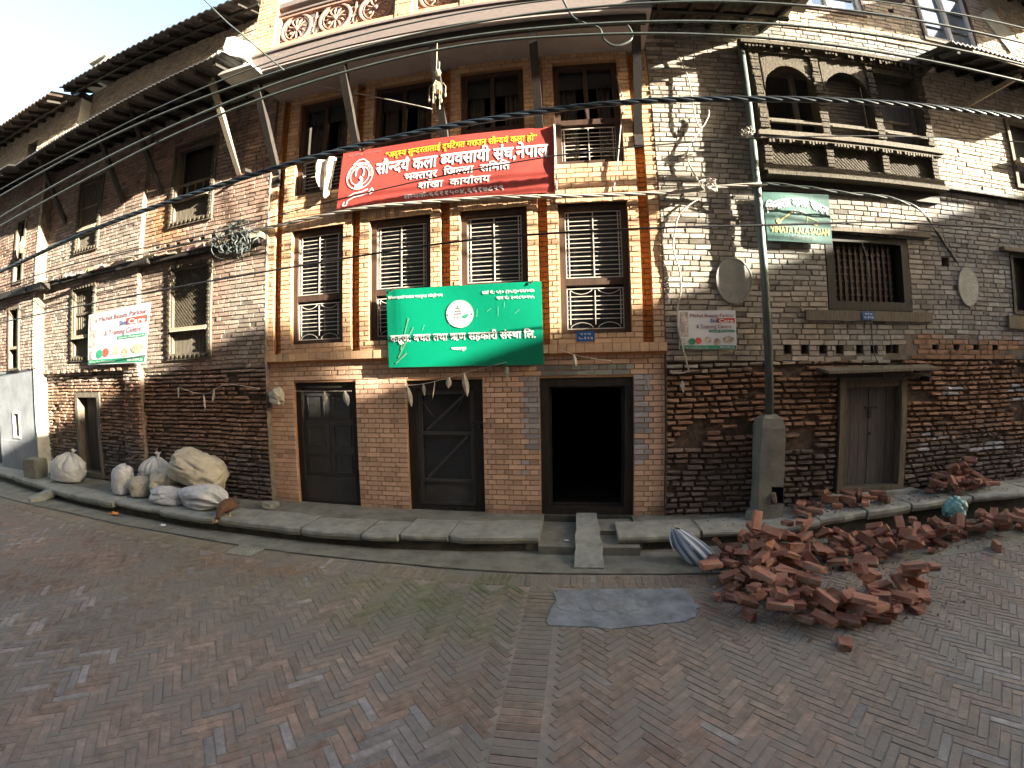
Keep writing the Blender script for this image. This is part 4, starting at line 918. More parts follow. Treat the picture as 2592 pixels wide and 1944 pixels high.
strip_on(mb, S, [(ec+.022*math.cos(t)*(1 if t > 1 else .9), ev+.30*.22*asp*math.sin(t)*.5+.05) for t in np.linspace(-.6, 3.6, 12)], .009, .007, asp)
strip_on(mb, S, [(ec+.014*math.sin(t*4), ev-.02-.15*t) for t in np.linspace(0, 1, 9)], .014, .007, asp)
strip_on(mb, S, [(ec-.02, ev-.17), (ec, ev-.185), (ec+.02, ev-.17)], .012, .007, asp)
strip_on(mb, S, [(ec-.065, .16), (ec-.075, .10), (ec-.055, .09), (ec-.05, .17), (ec-.02, .215), (ec+.02, .225), (ec+.055, .26), (ec+.07, .33), (ec+.078, .27), (ec+.06, .23)], .006, .007, asp)
strip_on(mb, S, [(ec-.05, .23), (ec-.02, .275), (ec+.02, .285), (ec+.05, .32)], .006, .007, asp)
strip_on(mb, S, [(ec-.04, ev+.20), (ec-.012, ev+.275), (ec+.012, ev+.275), (ec+.04, ev+.20)], .005, .007, asp)
mb.build('emblem', 'white_print', RS)
mb = MB(); mb.box(O_, -.185, -.165, .10, .16, 4.53, 5.53); mb.build('edge_batten', 'white_wash', RS)
# green board
S = sign_surface(O_, (-2.60, 3.34), (-2.57, 2.245), (-.42, 3.335), (-.405, 2.235), lambda u, v: .115+.008*math.sin(u*7+v*2)-.02*math.exp(-(u/.06)**2)*v)
GS = thing('board_sign', 'big green board with white Devanagari writing and round white logo above the ground doors', 'sign', (-1.5, -.12, 2.24))
panel('board', S, 30, 10, 'green_sign', GS, .02)
lettering('lettering', 'कहूज: बचत तथा ऋण सहकारी सं{स}था िल.', S, .02, .955, .325, .405, 'white_print', GS, .03)
lettering('lettering', 'भ{क}तपुर', S, .425, .52, .20, .232, 'white_print', GS, .02)
lettering('lettering', 'विनिमय सहकारी काया^लय भ{क}तपुरबाट स्वीकृति प्रा{प}त'.replace('विनिमय', 'िविनमय').replace('स्वीकृति', '{स}वीकृित').replace('प्रा', 'पा'), S, .012, .38, .875, .905, 'white_print', GS, .02)
lettering('lettering', 'दता^ नं.: ५१० (३५१)०६६/०६७', S, .635, .957, .875, .908, 'white_print', GS, .03)
lettering('lettering', 'पान नं.: ३०३८६०६५५', S, .725, .957, .80, .833, 'white_print', GS, .03)
lc, lv, lr = .487, .645, .088; lrv = lr*2.17/1.1
disc_on('logo', S, lc, lv, lr, lrv, 'white_print', GS, .005)
for k in (.99, .72): disc_on('logo_ring', S, lc, lv, lr*k, lrv*k, 'grey_print', GS, .007, 48, .975)
ring_text('logo_lettering', 'कहूज: बचत तथा ऋण सहकारी सं{स}था', S, lc, lv, lr*.85, lrv*.85, math.pi*1.02, -math.pi*.02, .2, 'dark_print', GS, .01)
ring_text('logo_lettering', 'भ{क}तपुर २०५५', S, lc, lv, lr*.85, lrv*.85, math.pi*1.33, math.pi*1.67, .2, 'dark_print', GS, .01)
mb = MB(); asp = 2.17/1.1
for (a, b) in ((.036, .0), (.028, .035), (.018, .065), (.008, .09)):
    y = lv-.01+b*1.0; mb.add([S(lc-.012-a, y, .007), S(lc-.012+a, y, .007), S(lc-.012+a*.55, y+.022, .007), S(lc-.012-a*.55, y+.022, .007)], [(0, 1, 2, 3)])
for q in (-.03, -.012, .006): strip_on(mb, S, [(lc-.012+q+.008*math.cos(t), lv-.045+.016*math.sin(t)) for t in np.linspace(0, 6.28, 9)], .004, .007, asp)
mb.build('logo_temple', 'grey_print', GS)
mb = MB(); mb.add([S(lc+.01, lv-.03, .0075), S(lc+.025, lv-.06, .0075), S(lc+.04, lv-.06, .0075), S(lc+.055, lv-.02, .0075), S(lc+.058, lv+.005, .0075), S(lc+.03, lv-.01, .0075)], [tuple(range(6))]); mb.build('logo_leaf', 'green_print', GS)
for sx in (-1, 1): disc_on('logo_dot', S, lc+sx*lr*.86, lv-.01, .005, .01, 'dark_print', GS, .008, 12)
mb = MB()
for (a, b) in (((.66, .66), (.69, .70)), ((.83, .62), (.865, .67)), ((.24, .46), (.255, .53)), ((.595, .60), (.60, .70)), ((.73, .60), (.732, .72)), ((.77, .7), (.772, .77)), ((.41, .51), (.43, .545))): strip_on(mb, S, [a, b], .0018, .006, asp)
mb.build('scratch', 'scratch_print', GS)
mb = MB()
for (a, b) in (((.09, .22), (.15, .62)), ((.07, .12), (.18, .50)), ((.05, .05), (.13, .18))): strip_on(mb, S, [a, b], .010, .0055, asp)
mb.build('scuff', mat('scuffed green', (.08, .24, .14), .7, .3, 12, 0), GS)
mb = MB()
for u in (.04, .94): mb.tube([S(u, .985, -.01), S(u+.01, 1.01, .02), S(u-.005, .97, .015)], .008, 6)
mb.build('tie', 'iron', GS)
# teal sign
TF = R_; S = sign_surface(R_, (2.59, 4.50), (2.61, 3.83), (3.60, 4.52), (3.58, 3.81), lambda u, v: .10+.008*math.sin(u*6))
TS = thing('board_sign', 'faded teal board with arched white script and gold capitals beside the grey pole', 'sign', (3.1, -.1, 3.82))
panel('board', S, 16, 6, 'teal_sign', TS, .015)
lettering('lettering', 'िवनाता कला सदन', S, .03, .97, .56, .72, 'white_print', TS, .05, arc=.17)
lettering('lettering', '२०४०', S, .44, .62, .56, .64, 'white_print', TS, .0)
lettering('lettering', 'VINATA KALA SADAN', S, .06, .96, .17, .31, 'gold_print', TS, .012, body=.73)
lettering('lettering', 'िसुपनीढोका भ{क}तपुर', S, .35, .72, .07, .12, 'grey_print', TS, .0)
mb = MB(); strip_on(mb, S, [(.20, .40), (.42, .62)], .018, .005, 1.5); strip_on(mb, S, [(.62, .40), (.78, .36), (.80, .44), (.64, .52), (.62, .40)], .01, .005, 1.5); mb.build('picture', 'gold_print', TS)
disc_on('picture_disc', S, .19, .40, .035, .055, 'gold_print', TS, .0052, 18)
# beauty parlour posters
def poster(F, tl, bl, tr, br, out, label, name='poster'):
    S = sign_surface(F, tl, bl, tr, br, lambda u, v: out+.006*math.sin(u*8+v*2))
    t = thing(name, label, 'poster', P(F, (bl[0]+br[0])/2, out, bl[1])); panel('sheet', S, 14, 8, 'poster', t, .008)
    def rect(n, u0, u1, v0, v1, m, e=.004):
        mb = MB(); k = 6; vs = []; fs = []
        for i in range(k+1): vs += [S(u0+(u1-u0)*i/k, v0, e), S(u0+(u1-u0)*i/k, v1, e)]
        for i in range(k): fs.append((2*i, 2*i+2, 2*i+3, 2*i+1))
        mb.add(vs, fs); return mb.build(n, m, t)
    rect('photo', .02, .16, .34, .97, 'photo_print'); disc_on('photo_face', S, .09, .76, .045, .10, mat('pale print '+label[:5], (.5, .42, .38), .6, .3, 20, 0), t, .006, 20)
    rect('photo', .03, .10, .08, .28, 'photo_print'); rect('band', .01, .99, .015, .10, 'green_print'); rect('band', .52, .97, .44, .50, 'green_print', .005); rect('band', .66, .98, .68, .80, 'red_print')
    for k, (u, v) in enumerate(((.22, .2), (.33, .22), (.5, .24), (.66, .2), (.86, .25))): disc_on('fruit', S, u, v, .06 if k < 4 else .10, .085, ('green_print', 'red_print', 'fruit_print', 'fruit_print', 'photo_print')[k] if k < 2 else 'fruit_print', t, .0055, 16)
    lettering('lettering', 'Michel Beauty Parlour', S, .20, .97, .83, .92, 'maroon_print', t, .012, .73)
    lettering('lettering', 'Skin', S, .55, .68, .69, .78, 'blue_print', t, .02, .73); lettering('lettering', 'Care', S, .70, .95, .69, .78, 'white_print', t, .02, .73)
    lettering('lettering', '& Training Centre', S, .30, .91, .54, .64, 'maroon_print', t, .008, .73)
    lettering('lettering', 'Chyasal, Bhaktapur-9', S, .54, .95, .452, .486, 'white_print', t, .0, .73)
    lettering('lettering', 'Opening Time: 8:00 am to 6 pm', S, .03, .50, .04, .075, 'white_print', t, .0, .73); lettering('lettering', '9841049122', S, .70, .96, .035, .08, 'white_print', t, .01, .73)
    return t
poster(L_, (-9.13, 3.46), (-9.17, 2.49), (-7.17, 3.52), (-7.30, 2.47), .20, 'sunlit white beauty parlour poster hung in front of the slatted window')
poster(R_, (1.35, 2.90), (1.35, 2.40), (2.12, 2.90), (2.12, 2.39), .05, 'small shaded beauty parlour poster on grey brick beside the orange house')
for (F, a, b, c, d, o, lab) in ((O_, .03, .265, 2.53, 2.665, .055, 'small blue enamel plate on orange brick under the rightmost barred window'), (R_, 4.02, 4.22, 2.785, 2.905, .05, 'small blue enamel plate nailed to the wooden sill of the dark barred window')):
    t = thing('number_plate', lab, 'plate', P(F, a, o, c)); mb = MB(); mb.box(F, a, b, o, o+.006, c, d); mb.build('plate', 'plate_blue', t)
    S = sign_surface(F, (a, d), (a, c), (b, d), (b, c), lambda u, v: o+.007); lettering('lettering', 'भ न पा', S, .2, .8, .6, .78, 'white_print', t, .02); lettering('lettering', '५-१२३', S, .12, .88, .2, .42, 'white_print', t, .02)

# ================================================================== street furniture and small things
pt = thing('utility_pole', 'slim grey green steel pole standing by the teal sign', 'pole', (2.52, -.12, 1.4))
mb = MB(); mb.tube([(2.535, -.13, 1.3), (2.50, -.13, 3.8), (2.505, -.13, 4.8), (2.56, -.13, 6.85)], [.055, .052, .05, .045], 14); mb.build('shaft', 'pole_paint', pt, True)
mb = MB()
for z in (4.55, 5.35): mb.tube([(2.50+.06*math.cos(t), -.13+.06*math.sin(t), z) for t in np.linspace(0, 6.28, 13)], .012, 6); 
mb.bar((2.44, -.2, 4.56), (2.62, -.2, 4.56), .03, .03); mb.build('clamp', 'iron', pt)
mb = MB(); g = np.random.default_rng(8); ring = []
for z, w_, e in ((.16, .175, 0), (.40, .172, 0), (.62, .168, 0), (1.0, .165, 0), (1.38, .16, 0), (1.50, .135, 0), (1.545, .08, 0)):
    ring.append([(2.52+w_*sx+g.normal(0, .006), -.15+.15*sy*w_/.175+g.normal(0, .006), z+g.normal(0, .004)) for sx, sy in ((-1, -1), (0, -1.02), (1, -1), (1.02, 0), (1, 1), (-1, 1), (-1.02, 0))])
n = 7; vs = [p for r in ring for p in r]; fs = []
for i in range(len(ring)-1):
    for k in range(n):
        if i == 1 and k == 1: continue
        fs.append((i*n+k, i*n+(k+1) % n, (i+1)*n+(k+1) % n, (i+1)*n+k))
fs.append(tuple((len(ring)-1)*n+k for k in range(n))); mb.add(vs, fs)
ft = thing('concrete_footing', 'rough square concrete footing with a hole, standing on the pavement around the pole', 'footing', (2.52, -.15, .2)); mb.build('block', 'cement', ft)
mb = MB(); mb.add([(2.5, -.29, .41), (2.68, -.29, .41), (2.68, -.29, .61), (2.5, -.29, .61), (2.5, -.15, .41), (2.68, -.15, .41), (2.68, -.15, .61), (2.5, -.15, .61)], [(4, 5, 6, 7), (0, 4, 7, 3), (1, 2, 6, 5), (3, 7, 6, 2), (0, 1, 5, 4)]); mb.build('cavity', 'core', ft)
mb = MB(); mb.tube([(2.53, -.32, .55), (2.57, -.305, .42)], .03, 6); mb.build('brick_scrap', 'rubble', ft)
def disc(F, cx, cz, rx, rz, m, label):
    mb = MB(); n = 36; prof = ((1.0, .0), (1.0, .012), (.95, .022), (.91, .017), (.3, .02)); vs = []
    for (k, o) in prof:
        for i in range(n):
            a = 2*math.pi*i/n; w_ = 1+.02*math.sin(3*a+1); vs.append(P(F, cx+rx*k*w_*math.cos(a), .01+o, cz+rz*k*w_*math.sin(a)))
    fs = [(j*n+i, j*n+(i+1) % n, (j+1)*n+(i+1) % n, (j+1)*n+i) for j in range(len(prof)-1) for i in range(n)]; fs.append(tuple((len(prof)-1)*n+i for i in range(n)))
    mb.add(vs, fs); tag(mb.build('wall_disc', m), label, 'disc')
disc(R_, 2.13, 3.30, .26, .31, 'disc', 'large round grey disc with raised rim on brick just left of the pole')
disc(R_, 6.07, 3.33, .225, .295, 'disc_pale', 'pale round plaster disc on the brick wall right of the dark barred window')
# hanging bell chime
bl = thing('wind_chime', 'brass bell chime hanging under the balcony before the dark upper windows', 'wind chime', (-1.65, -.75, 6.7))
mb = MB(); mb.tube([(-1.67, -.75, 6.68), (-1.672, -.75, 6.15)], .004, 5); mb.tube([(-1.63, -.75, 6.3), (-1.632, -.75, 6.15)], .004, 5); mb.build('chain', 'brass', bl)
mb = MB(); mb.lathe((-1.65, -.75, 6.125), [(.004, .05), (.035, .035), (.047, 0), (.035, -.035), (.006, -.055)], 16); mb.build('ball', 'brass', bl, True)
mb = MB(); mb.lathe((-1.65, -.75, 5.86), [(.012, .12), (.03, .11), (.045, .06), (.05, .0), (.055, -.03), (.048, -.032)], 16)
for z in (5.87, 5.90): mb.tube([(-1.65+.052*math.cos(t), -.75+.052*math.sin(t), z) for t in np.linspace(0, 6.28, 17)], .006, 6)
mb.build('bell', 'brass', bl, True)
for k in range(8):
    a = 2*math.pi*k/8; r_ = .06 if k % 2 else .11; z = 5.80-.05*(k % 3)
    mb = MB(); mb.tube([(-1.65+.03*math.cos(a), -.75+.03*math.sin(a), 5.97), (-1.65+r_*.7*math.cos(a), -.75+r_*.7*math.sin(a), 5.95), (-1.65+r_*math.cos(a), -.75+r_*math.sin(a), 5.90), (-1.65+r_*math.cos(a), -.75+r_*math.sin(a), z)], [.005, .007, .004, .004], 5)
    mb.lathe((-1.65+r_*math.cos(a), -.75+r_*math.sin(a), z-.04), [(.003, .045), (.014, .02), (.012, -.02), (.003, -.03)], 8); mb.build('pendant', 'brass', bl)
# cloth hanging from the upper window
ct = thing('hanging_cloth', 'pale rag with brown stripes hanging out of the upper window by the red banner', 'cloth', (-3.65, -.15, 5.45))
mb = MB(); mb2 = MB(); nu, nv = 14, 12
def cl(u, v):
    x = -3.83+.36*u*(1-.35*v)+.03*v+.05*v*v; z = 5.47+.03*u-v*(.34+.34*(1-abs(u-.62)*1.3)); o = .10+.03*math.sin(u*11+v*2)+.02*v; return P(O_, x, o, z)
for i in range(nu):
    for k in range(nv): (mb2 if i in (5, 9) and k > 3 else mb).add([cl(i/nu, k/nv), cl((i+1)/nu, k/nv), cl((i+1)/nu, (k+1)/nv), cl(i/nu, (k+1)/nv)], [(0, 1, 2, 3)])
mb.build('rag', 'rag', ct); mb2.build('stripe', 'rag_brown', ct)
# white broken cap on the eave corner
cp_ = thing('plaster_finial', 'broken white plaster cap on two short posts at the eave corner beside the balcony', 'finial', (-4.9, -.95, 6.9))
mb = MB(); pts = [(-5.16, 7.55), (-4.98, 7.51), (-4.86, 7.42), (-4.64, 7.28), (-4.60, 7.18), (-4.63, 7.05), (-4.72, 6.99), (-5.14, 7.24), (-5.19, 7.36)]
mb.prism([(x, -.95, z) for x, z in pts], [(x, -.72, z+.02) for x, z in pts]); mb.hexa([(-5.24, -1.02, 7.22), (-4.64, -1.02, 6.94), (-4.64, -.7, 6.94), (-5.24, -.7, 7.22), (-5.22, -1.02, 7.27), (-4.62, -1.02, 7.0), (-4.62, -.7, 7.0), (-5.22, -.7, 7.27)]); mb.build('cap', 'white_wash', cp_)
for (x, z0, z1) in ((-5.0, 6.78, 7.08), (-4.74, 6.74, 6.98)):
    mb = MB(); mb.tube([(x, -.9, z1), (x+.04, -.9, z0+.12), (x+.09, -.92, z0)], [.05, .038, .045], 8); mb.build('post', 'white_wash', cp_, True)
mb = MB(); mb.box(O_, -5.05, -4.42, .80, 1.1, 6.70, 6.75, j=.015); mb.hexa([(-5.3, -.95, 7.0), (-4.85, -1.0, 6.98), (-4.85, -.7, 6.98), (-5.3, -.7, 7.0), (-5.1, -.95, 7.2), (-4.75, -1.0, 7.1), (-4.75, -.7, 7.1), (-5.1, -.7, 7.2)]); mb.build('base', 'plaster_pale', cp_)
# bracket lamp on the far left house
lt = thing('lantern', 'small pale lantern hanging on the far left house under the eaves', 'lamp', (-12.2, -.4, 5.6))
mb = MB(); mb.lathe((-11.75, -.35, 5.25), [(.05, -.18), (.075, -.02), (.085, 0), (.05, .05), (.03, .1), (.02, .2)], 12); mb.build('shade', 'brass', lt, True)

# ------------------------------------------------------------------ cables
def smooth(pts, k=6):
    pts = [Vector(p) for p in pts]; out = []
    for i in range(len(pts)-1):
        p0, p1, p2, p3 = pts[max(i-1, 0)], pts[i], pts[i+1], pts[min(i+2, len(pts)-1)]
        for j in range(k):
            t = j/k; out.append(.5*((2*p1)+(p2-p0)*t+(2*p0-5*p1+4*p2-p3)*t*t+(3*p1-p0-3*p2+p3)*t**3))
    return out+[pts[-1]]
def cable(label, pts, r, m, n=6, strands=1, tw=.25, name='overhead_cable'):
    path = smooth(pts); mb = MB()
    if strands == 1: mb.tube(path, r, n)
    else:
        L = 0; ang = [0]
        for a, b in zip(path[:-1], path[1:]): L += (b-a).length; ang.append(L/tw*2*math.pi)
        # finer steps for the twist
        fine = []; 
        for i in range(len(path)-1):
            st = max(1, int((path[i+1]-path[i]).length/.05))
            for j in range(st): fine.append((path[i].lerp(path[i+1], j/st), ang[i]+(ang[i+1]-ang[i])*j/st))
        fine.append((path[-1], ang[-1]))
        for s_ in range(strands):
            mb.tube([p+Vector((0, math.cos(a+s_*2*math.pi/strands), math.sin(a+s_*2*math.pi/strands)))*r*.75 for p, a in fine], r*.62, 5)
    return tag(mb.build(name, m, None, True), label, 'cable')
BUNDLE = [(-15, -.75, 4.55), (-11.86, -.75, 4.60), (-8.86, -.75, 4.82), (-7.1, -.75, 4.93), (-5.57, -.75, 5.01), (-3.66, -.75, 5.14), (-2.64, -.75, 5.21), (-1.16, -.75, 5.31), (.71, -.75, 5.42), (2.23, -.75, 5.46), (4.25, -.75, 5.54), (6.63, -.75, 5.64), (11, -.75, 5.9)]
cable('thick black twisted bundle of cables crossing in front of the red banner', BUNDLE, .030, 'cable_blue', strands=4, tw=.9)
cable('thin black wire crossing just above the green board, the lowest of all wires', [(-16, -1, 3.35), (-11.15, -1, 3.41), (-7.04, -1, 3.46), (-4.11, -1, 3.53), (-2.64, -1, 3.59), (-1.11, -1, 3.67), (.84, -1, 3.70), (2.21, -1, 3.73), (3.68, -1, 3.81), (5.9, -1, 3.87), (11, -1, 4.1)], .013, 'rubber')
cable('grey wire nearest the top edge, crossing the carved balcony panel', [(-14, -1.5, 5.8), (-10.48, -1.5, 5.9), (-7.69, -1.5, 5.99), (-5.75, -1.5, 6.12), (-3.52, -1.5, 6.26), (-1.31, -1.5, 6.33), (2, -1.5, 6.42), (6, -1.5, 6.5), (10, -1.5, 6.6)], .010, 'cable_grey')
cable('second grey green wire from the top, running below the balcony fascia', [(-14, -1.5, 5.6), (-10.05, -1.5, 5.78), (-6.63, -1.5, 5.95), (-3.49, -1.5, 6.06), (-1.3, -1.5, 6.15), (.59, -1.5, 6.22), (2.15, -1.5, 6.26), (4.46, -1.5, 6.25), (6.03, -1.5, 6.25), (10, -1.5, 6.3)], .015, 'cable_grey')
cable('third grey green wire from the top, over the balcony soffit', [(-13, -1.5, 5.1), (-8.7, -1.5, 5.44), (-5.67, -1.5, 5.69), (-3.22, -1.5, 5.90), (-1.55, -1.5, 5.97), (.26, -1.5, 5.965), (2.1, -1.5, 5.96), (3.51, -1.5, 5.94), (5.9, -1.5, 5.9), (10, -1.5, 5.9)], .017, 'cable_grey')
cable('fourth grey green wire from the top, crossing the tops of the roof struts', [(-13, -1.5, 4.95), (-8.06, -1.5, 5.29), (-5.64, -1.5, 5.53), (-3.87, -1.5, 5.70), (-1.37, -1.5, 5.85), (.25, -1.5, 5.82), (1.86, -1.5, 5.77), (3.45, -1.5, 5.71), (4.85, -1.5, 5.66), (5.81, -1.5, 5.64), (10, -1.5, 5.6)], .016, 'cable_grey')
cable('slender black wire slanting across the writing of the red banner', [(-15, -.5, 4.3), (-9.17, -.5, 4.42), (-6.21, -.5, 4.40), (-4.93, -.5, 4.43), (-3.87, -.5, 4.53), (-2.51, -.5, 4.65), (-1.59, -.5, 4.74), (-.19, -.5, 4.87), (.97, -.5, 4.95), (2.33, -.5, 5.05), (4.02, -.5, 5.18), (6.83, -.5, 5.40), (10, -.5, 5.6)], .010, 'rubber')
cable('thin grey wire dropping steeply across the white sky at upper left', [(-7.5, -2.6, 10.6), (-4.58, -2.0, 7.19), (-3.81, -2.0, 6.35), (-3.08, -2.0, 5.60)], .009, 'cable_grey')
cable('pale taut wire sloping down beneath the balcony soffit toward the chime', [(-4.38, -.4, 7.0), (-4.11, -.4, 6.78), (-3.03, -.4, 6.31), (-1.84, -.4, 5.82)], .008, 'cable_pale')
cable('loose grey hanging cable with a frayed white hooked end under the balcony', [(-.1, -1.4, 6.9), (.04, -1.4, 6.44), (.13, -1.4, 6.19), (.27, -1.4, 6.07), (.42, -1.4, 5.99), (.46, -1.4, 5.83), (.58, -1.4, 5.73), (.74, -1.4, 5.79), (.78, -1.4, 5.89), (.74, -1.4, 6.01)], .014, 'cable_grey', name='loose_cable')
cable('bundle of pale wires strung along the orange wall under the red banner', [(-5.28, -.14, 4.45), (-4.05, -.14, 4.52), (-3.1, -.15, 4.57), (-2.17, -.16, 4.545), (-.98, -.15, 4.515), (.19, -.14, 4.46), (1.29, -.14, 4.47), (1.87, -.16, 4.52), (2.53, -.2, 4.56)], .022, 'cable_pale', strands=4, tw=1.1, name='wall_cable')
cable('dark cable pair curving down the grey brick right of the teal sign', [(2.53, -.25, 4.56), (3.19, -.27, 4.50), (3.77, -.25, 4.46), (4.39, -.22, 4.45), (4.96, -.15, 4.33), (5.48, .15, 4.13), (5.86, .2, 3.70)], .016, 'cable_grey', strands=2, tw=.8, name='wall_cable')
cable('thin pale cord dangling on the lit grey brick above the cable bundle', [(1.63, -.09, 6.63), (1.73, -.1, 6.23), (1.75, -.12, 5.66), (1.81, -.12, 5.41), (1.94, -.12, 5.59), (1.95, -.12, 5.69), (1.91, -.1, 5.53), (1.65, -.1, 5.17), (1.6, -.1, 4.94), (1.74, -.1, 4.59), (1.81, -.12, 4.51)], .010, 'cable_pale', name='wall_cable')
cable('pale cord running down the grey brick beside the small beauty poster', [(1.69, -.1, 4.39), (1.44, -.1, 4.2), (1.35, -.1, 3.93), (1.32, -.1, 3.72), (1.39, -.1, 3.4), (1.39, -.1, 3.14), (1.34, -.12, 2.94), (1.34, -.12, 2.63), (1.44, -.1, 2.24), (1.45, -.1, 2.11), (1.25, -.08, 2.09)], .011, 'cable_pale', name='wall_cable')
cable('pale crooked cord down the pier right of the upper rightmost window', [(.73, -.09, 6.29), (.79, -.09, 5.93), (.79, -.09, 5.77), (.75, -.09, 5.62), (.68, -.09, 5.14), (.63, -.09, 4.79), (.57, -.09, 4.54)], .008, 'cable_pale', name='wall_cable')
cable('sagging strand of wires along the timber ledge of the left house', [(-11.3, -.16, 4.33), (-10, -.14, 4.38), (-9, -.14, 4.42), (-7.9, -.16, 4.45), (-6.6, -.2, 4.44), (-5.28, -.2, 4.45)], .018, 'cable_pale', strands=3, tw=1.3, name='wall_cable')
cable('thin cord from the lintel down the middle of the dark barred window', [(4.12, .10, 3.9), (4.17, .05, 3.5), (4.16, .06, 2.8), (4.2, .05, 2.3), (4.22, -.1, 2.12), (4.28, -.05, 1.95)], .006, 'cable_grey', name='wall_cable')
def coil(label, c, r, n, m, rt=.008):
    g = np.random.default_rng(int(abs(c[0])*100)); mb = MB()
    for k in range(n):
        a0 = g.uniform(0, 6.28); rx, rz = g.uniform(.3, 1)*r, g.uniform(.3, .9)*r*.75; cx, cz = g.normal(0, r*.35), g.normal(0, r*.25); t = g.uniform(-.5, .5)
        pts = []
        for q in np.linspace(0, 6.28*g.uniform(.7, 1.3), 16):
            x, z = rx*math.cos(q+a0), rz*math.sin(q+a0); pts.append((c[0]+cx+x*math.cos(t)-z*math.sin(t), c[1]-g.uniform(-.02, .05)-.03*math.sin(q*2), c[2]+cz+x*math.sin(t)+z*math.cos(t)))
        mb.tube(smooth(pts, 2), rt*g.uniform(.6, 1.2), 5)
    tag(mb.build('wire_coil', m, None, True), label, 'wire coil')
coil('large tangled coil of pale wire hanging where the left house meets the orange house', (-5.05, -.36, 4.32), .32, 20, 'cable_grey', .009)
coil('small knot of pale wire on the lit grey brick by the orange house', (1.85, -.2, 4.52), .12, 8, 'cable_pale')
coil('little frayed knot of wire on the steel pole above the teal sign', (2.40, -.25, 5.25), .09, 7, 'cable_pale', .006)

# ------------------------------------------------------------------ garlands of dry leaves
def garland(label, pts, leaves):
    t = thing('leaf_garland', label, 'garland', pts[0]); mb = MB(); mb.tube(smooth(pts), .004, 5); mb.build('string', 'rag', t)
    path = smooth(pts)
    for (q, l, w_) in leaves:
        p = path[int(q*(len(path)-1))]; mb = MB(); a = rnd.uniform(-.6, .6); tw = rnd.uniform(-.3, .3); vs = []; fs = []
        for k in range(6):
            s_ = k/5; ww = w_*math.sin(math.pi*(s_*.92+.06)); z = -l*s_; vs += [p+Vector((-ww*math.cos(a)+tw*s_*l, -ww*math.sin(a)-.01, z)), p+Vector((tw*s_*l, -.02-.012*math.sin(s_*3), z)), p+Vector((ww*math.cos(a)+tw*s_*l, ww*math.sin(a)-.01, z))]
        for k in range(5): fs += [(3*k, 3*k+1, 3*k+4, 3*k+3), (3*k+1, 3*k+2, 3*k+5, 3*k+4)]
        mb.add(vs, fs); mb.build('leaf', 'leaf_dry', t)
garland('string of dry leaves across the leftmost brown door of the orange house', [(-4.55, -.06, 1.98), (-4.15, -.05, 1.93), (-3.2, -.05, 1.92)], [(.27, .26, .03), (.30, .1, .02), (.76, .19, .035), (.985, .22, .07)])
garland('string of dry leaves rising over the middle door toward the green board', [(-2.37, -.06, 1.99), (-2.0, -.07, 2.02), (-1.4, -.08, 2.17), (-.9, -.12, 2.28)], [(.10, .3, .045), (.32, .16, .04), (.43, .24, .012), (.52, .15, .04), (.66, .32, .045)])
garland('short string with a dry leaf above the open doorway of the orange house', [(-.18, -.09, 2.42), (.1, -.08, 2.33), (.5, -.06, 2.26)], [(.4, .16, .03)])
garland('string with torn scraps along the shaded brick of the left house', [(-6.6, -.1, 2.02), (-6.0, -.09, 1.9), (-5.5, -.1, 2.05), (-4.8, -.12, 1.98)], [(.05, .18, .06), (.35, .25, .02), (.5, .2, .035)])
for i, (x, z, lab) in enumerate(((.93, 2.05, 'single dried leaf stuck on the orange brick right of the open doorway'), (1.38, 2.0, 'single dry leaf on the grey brick below the small beauty poster'), (-.9, 2.22, 'single curled pale leaf just below the lower edge of the green board'))):
    mb = MB(); vs = [(x, -.10, z), (x+.03, -.11, z-.05), (x+.012, -.13, z-.17), (x-.03, -.10, z-.07)]; mb.prism(vs, [(a, b-.004, c) for a, b, c in vs]); tag(mb.build('dry_leaf', 'leaf_dry'), lab, 'leaf')

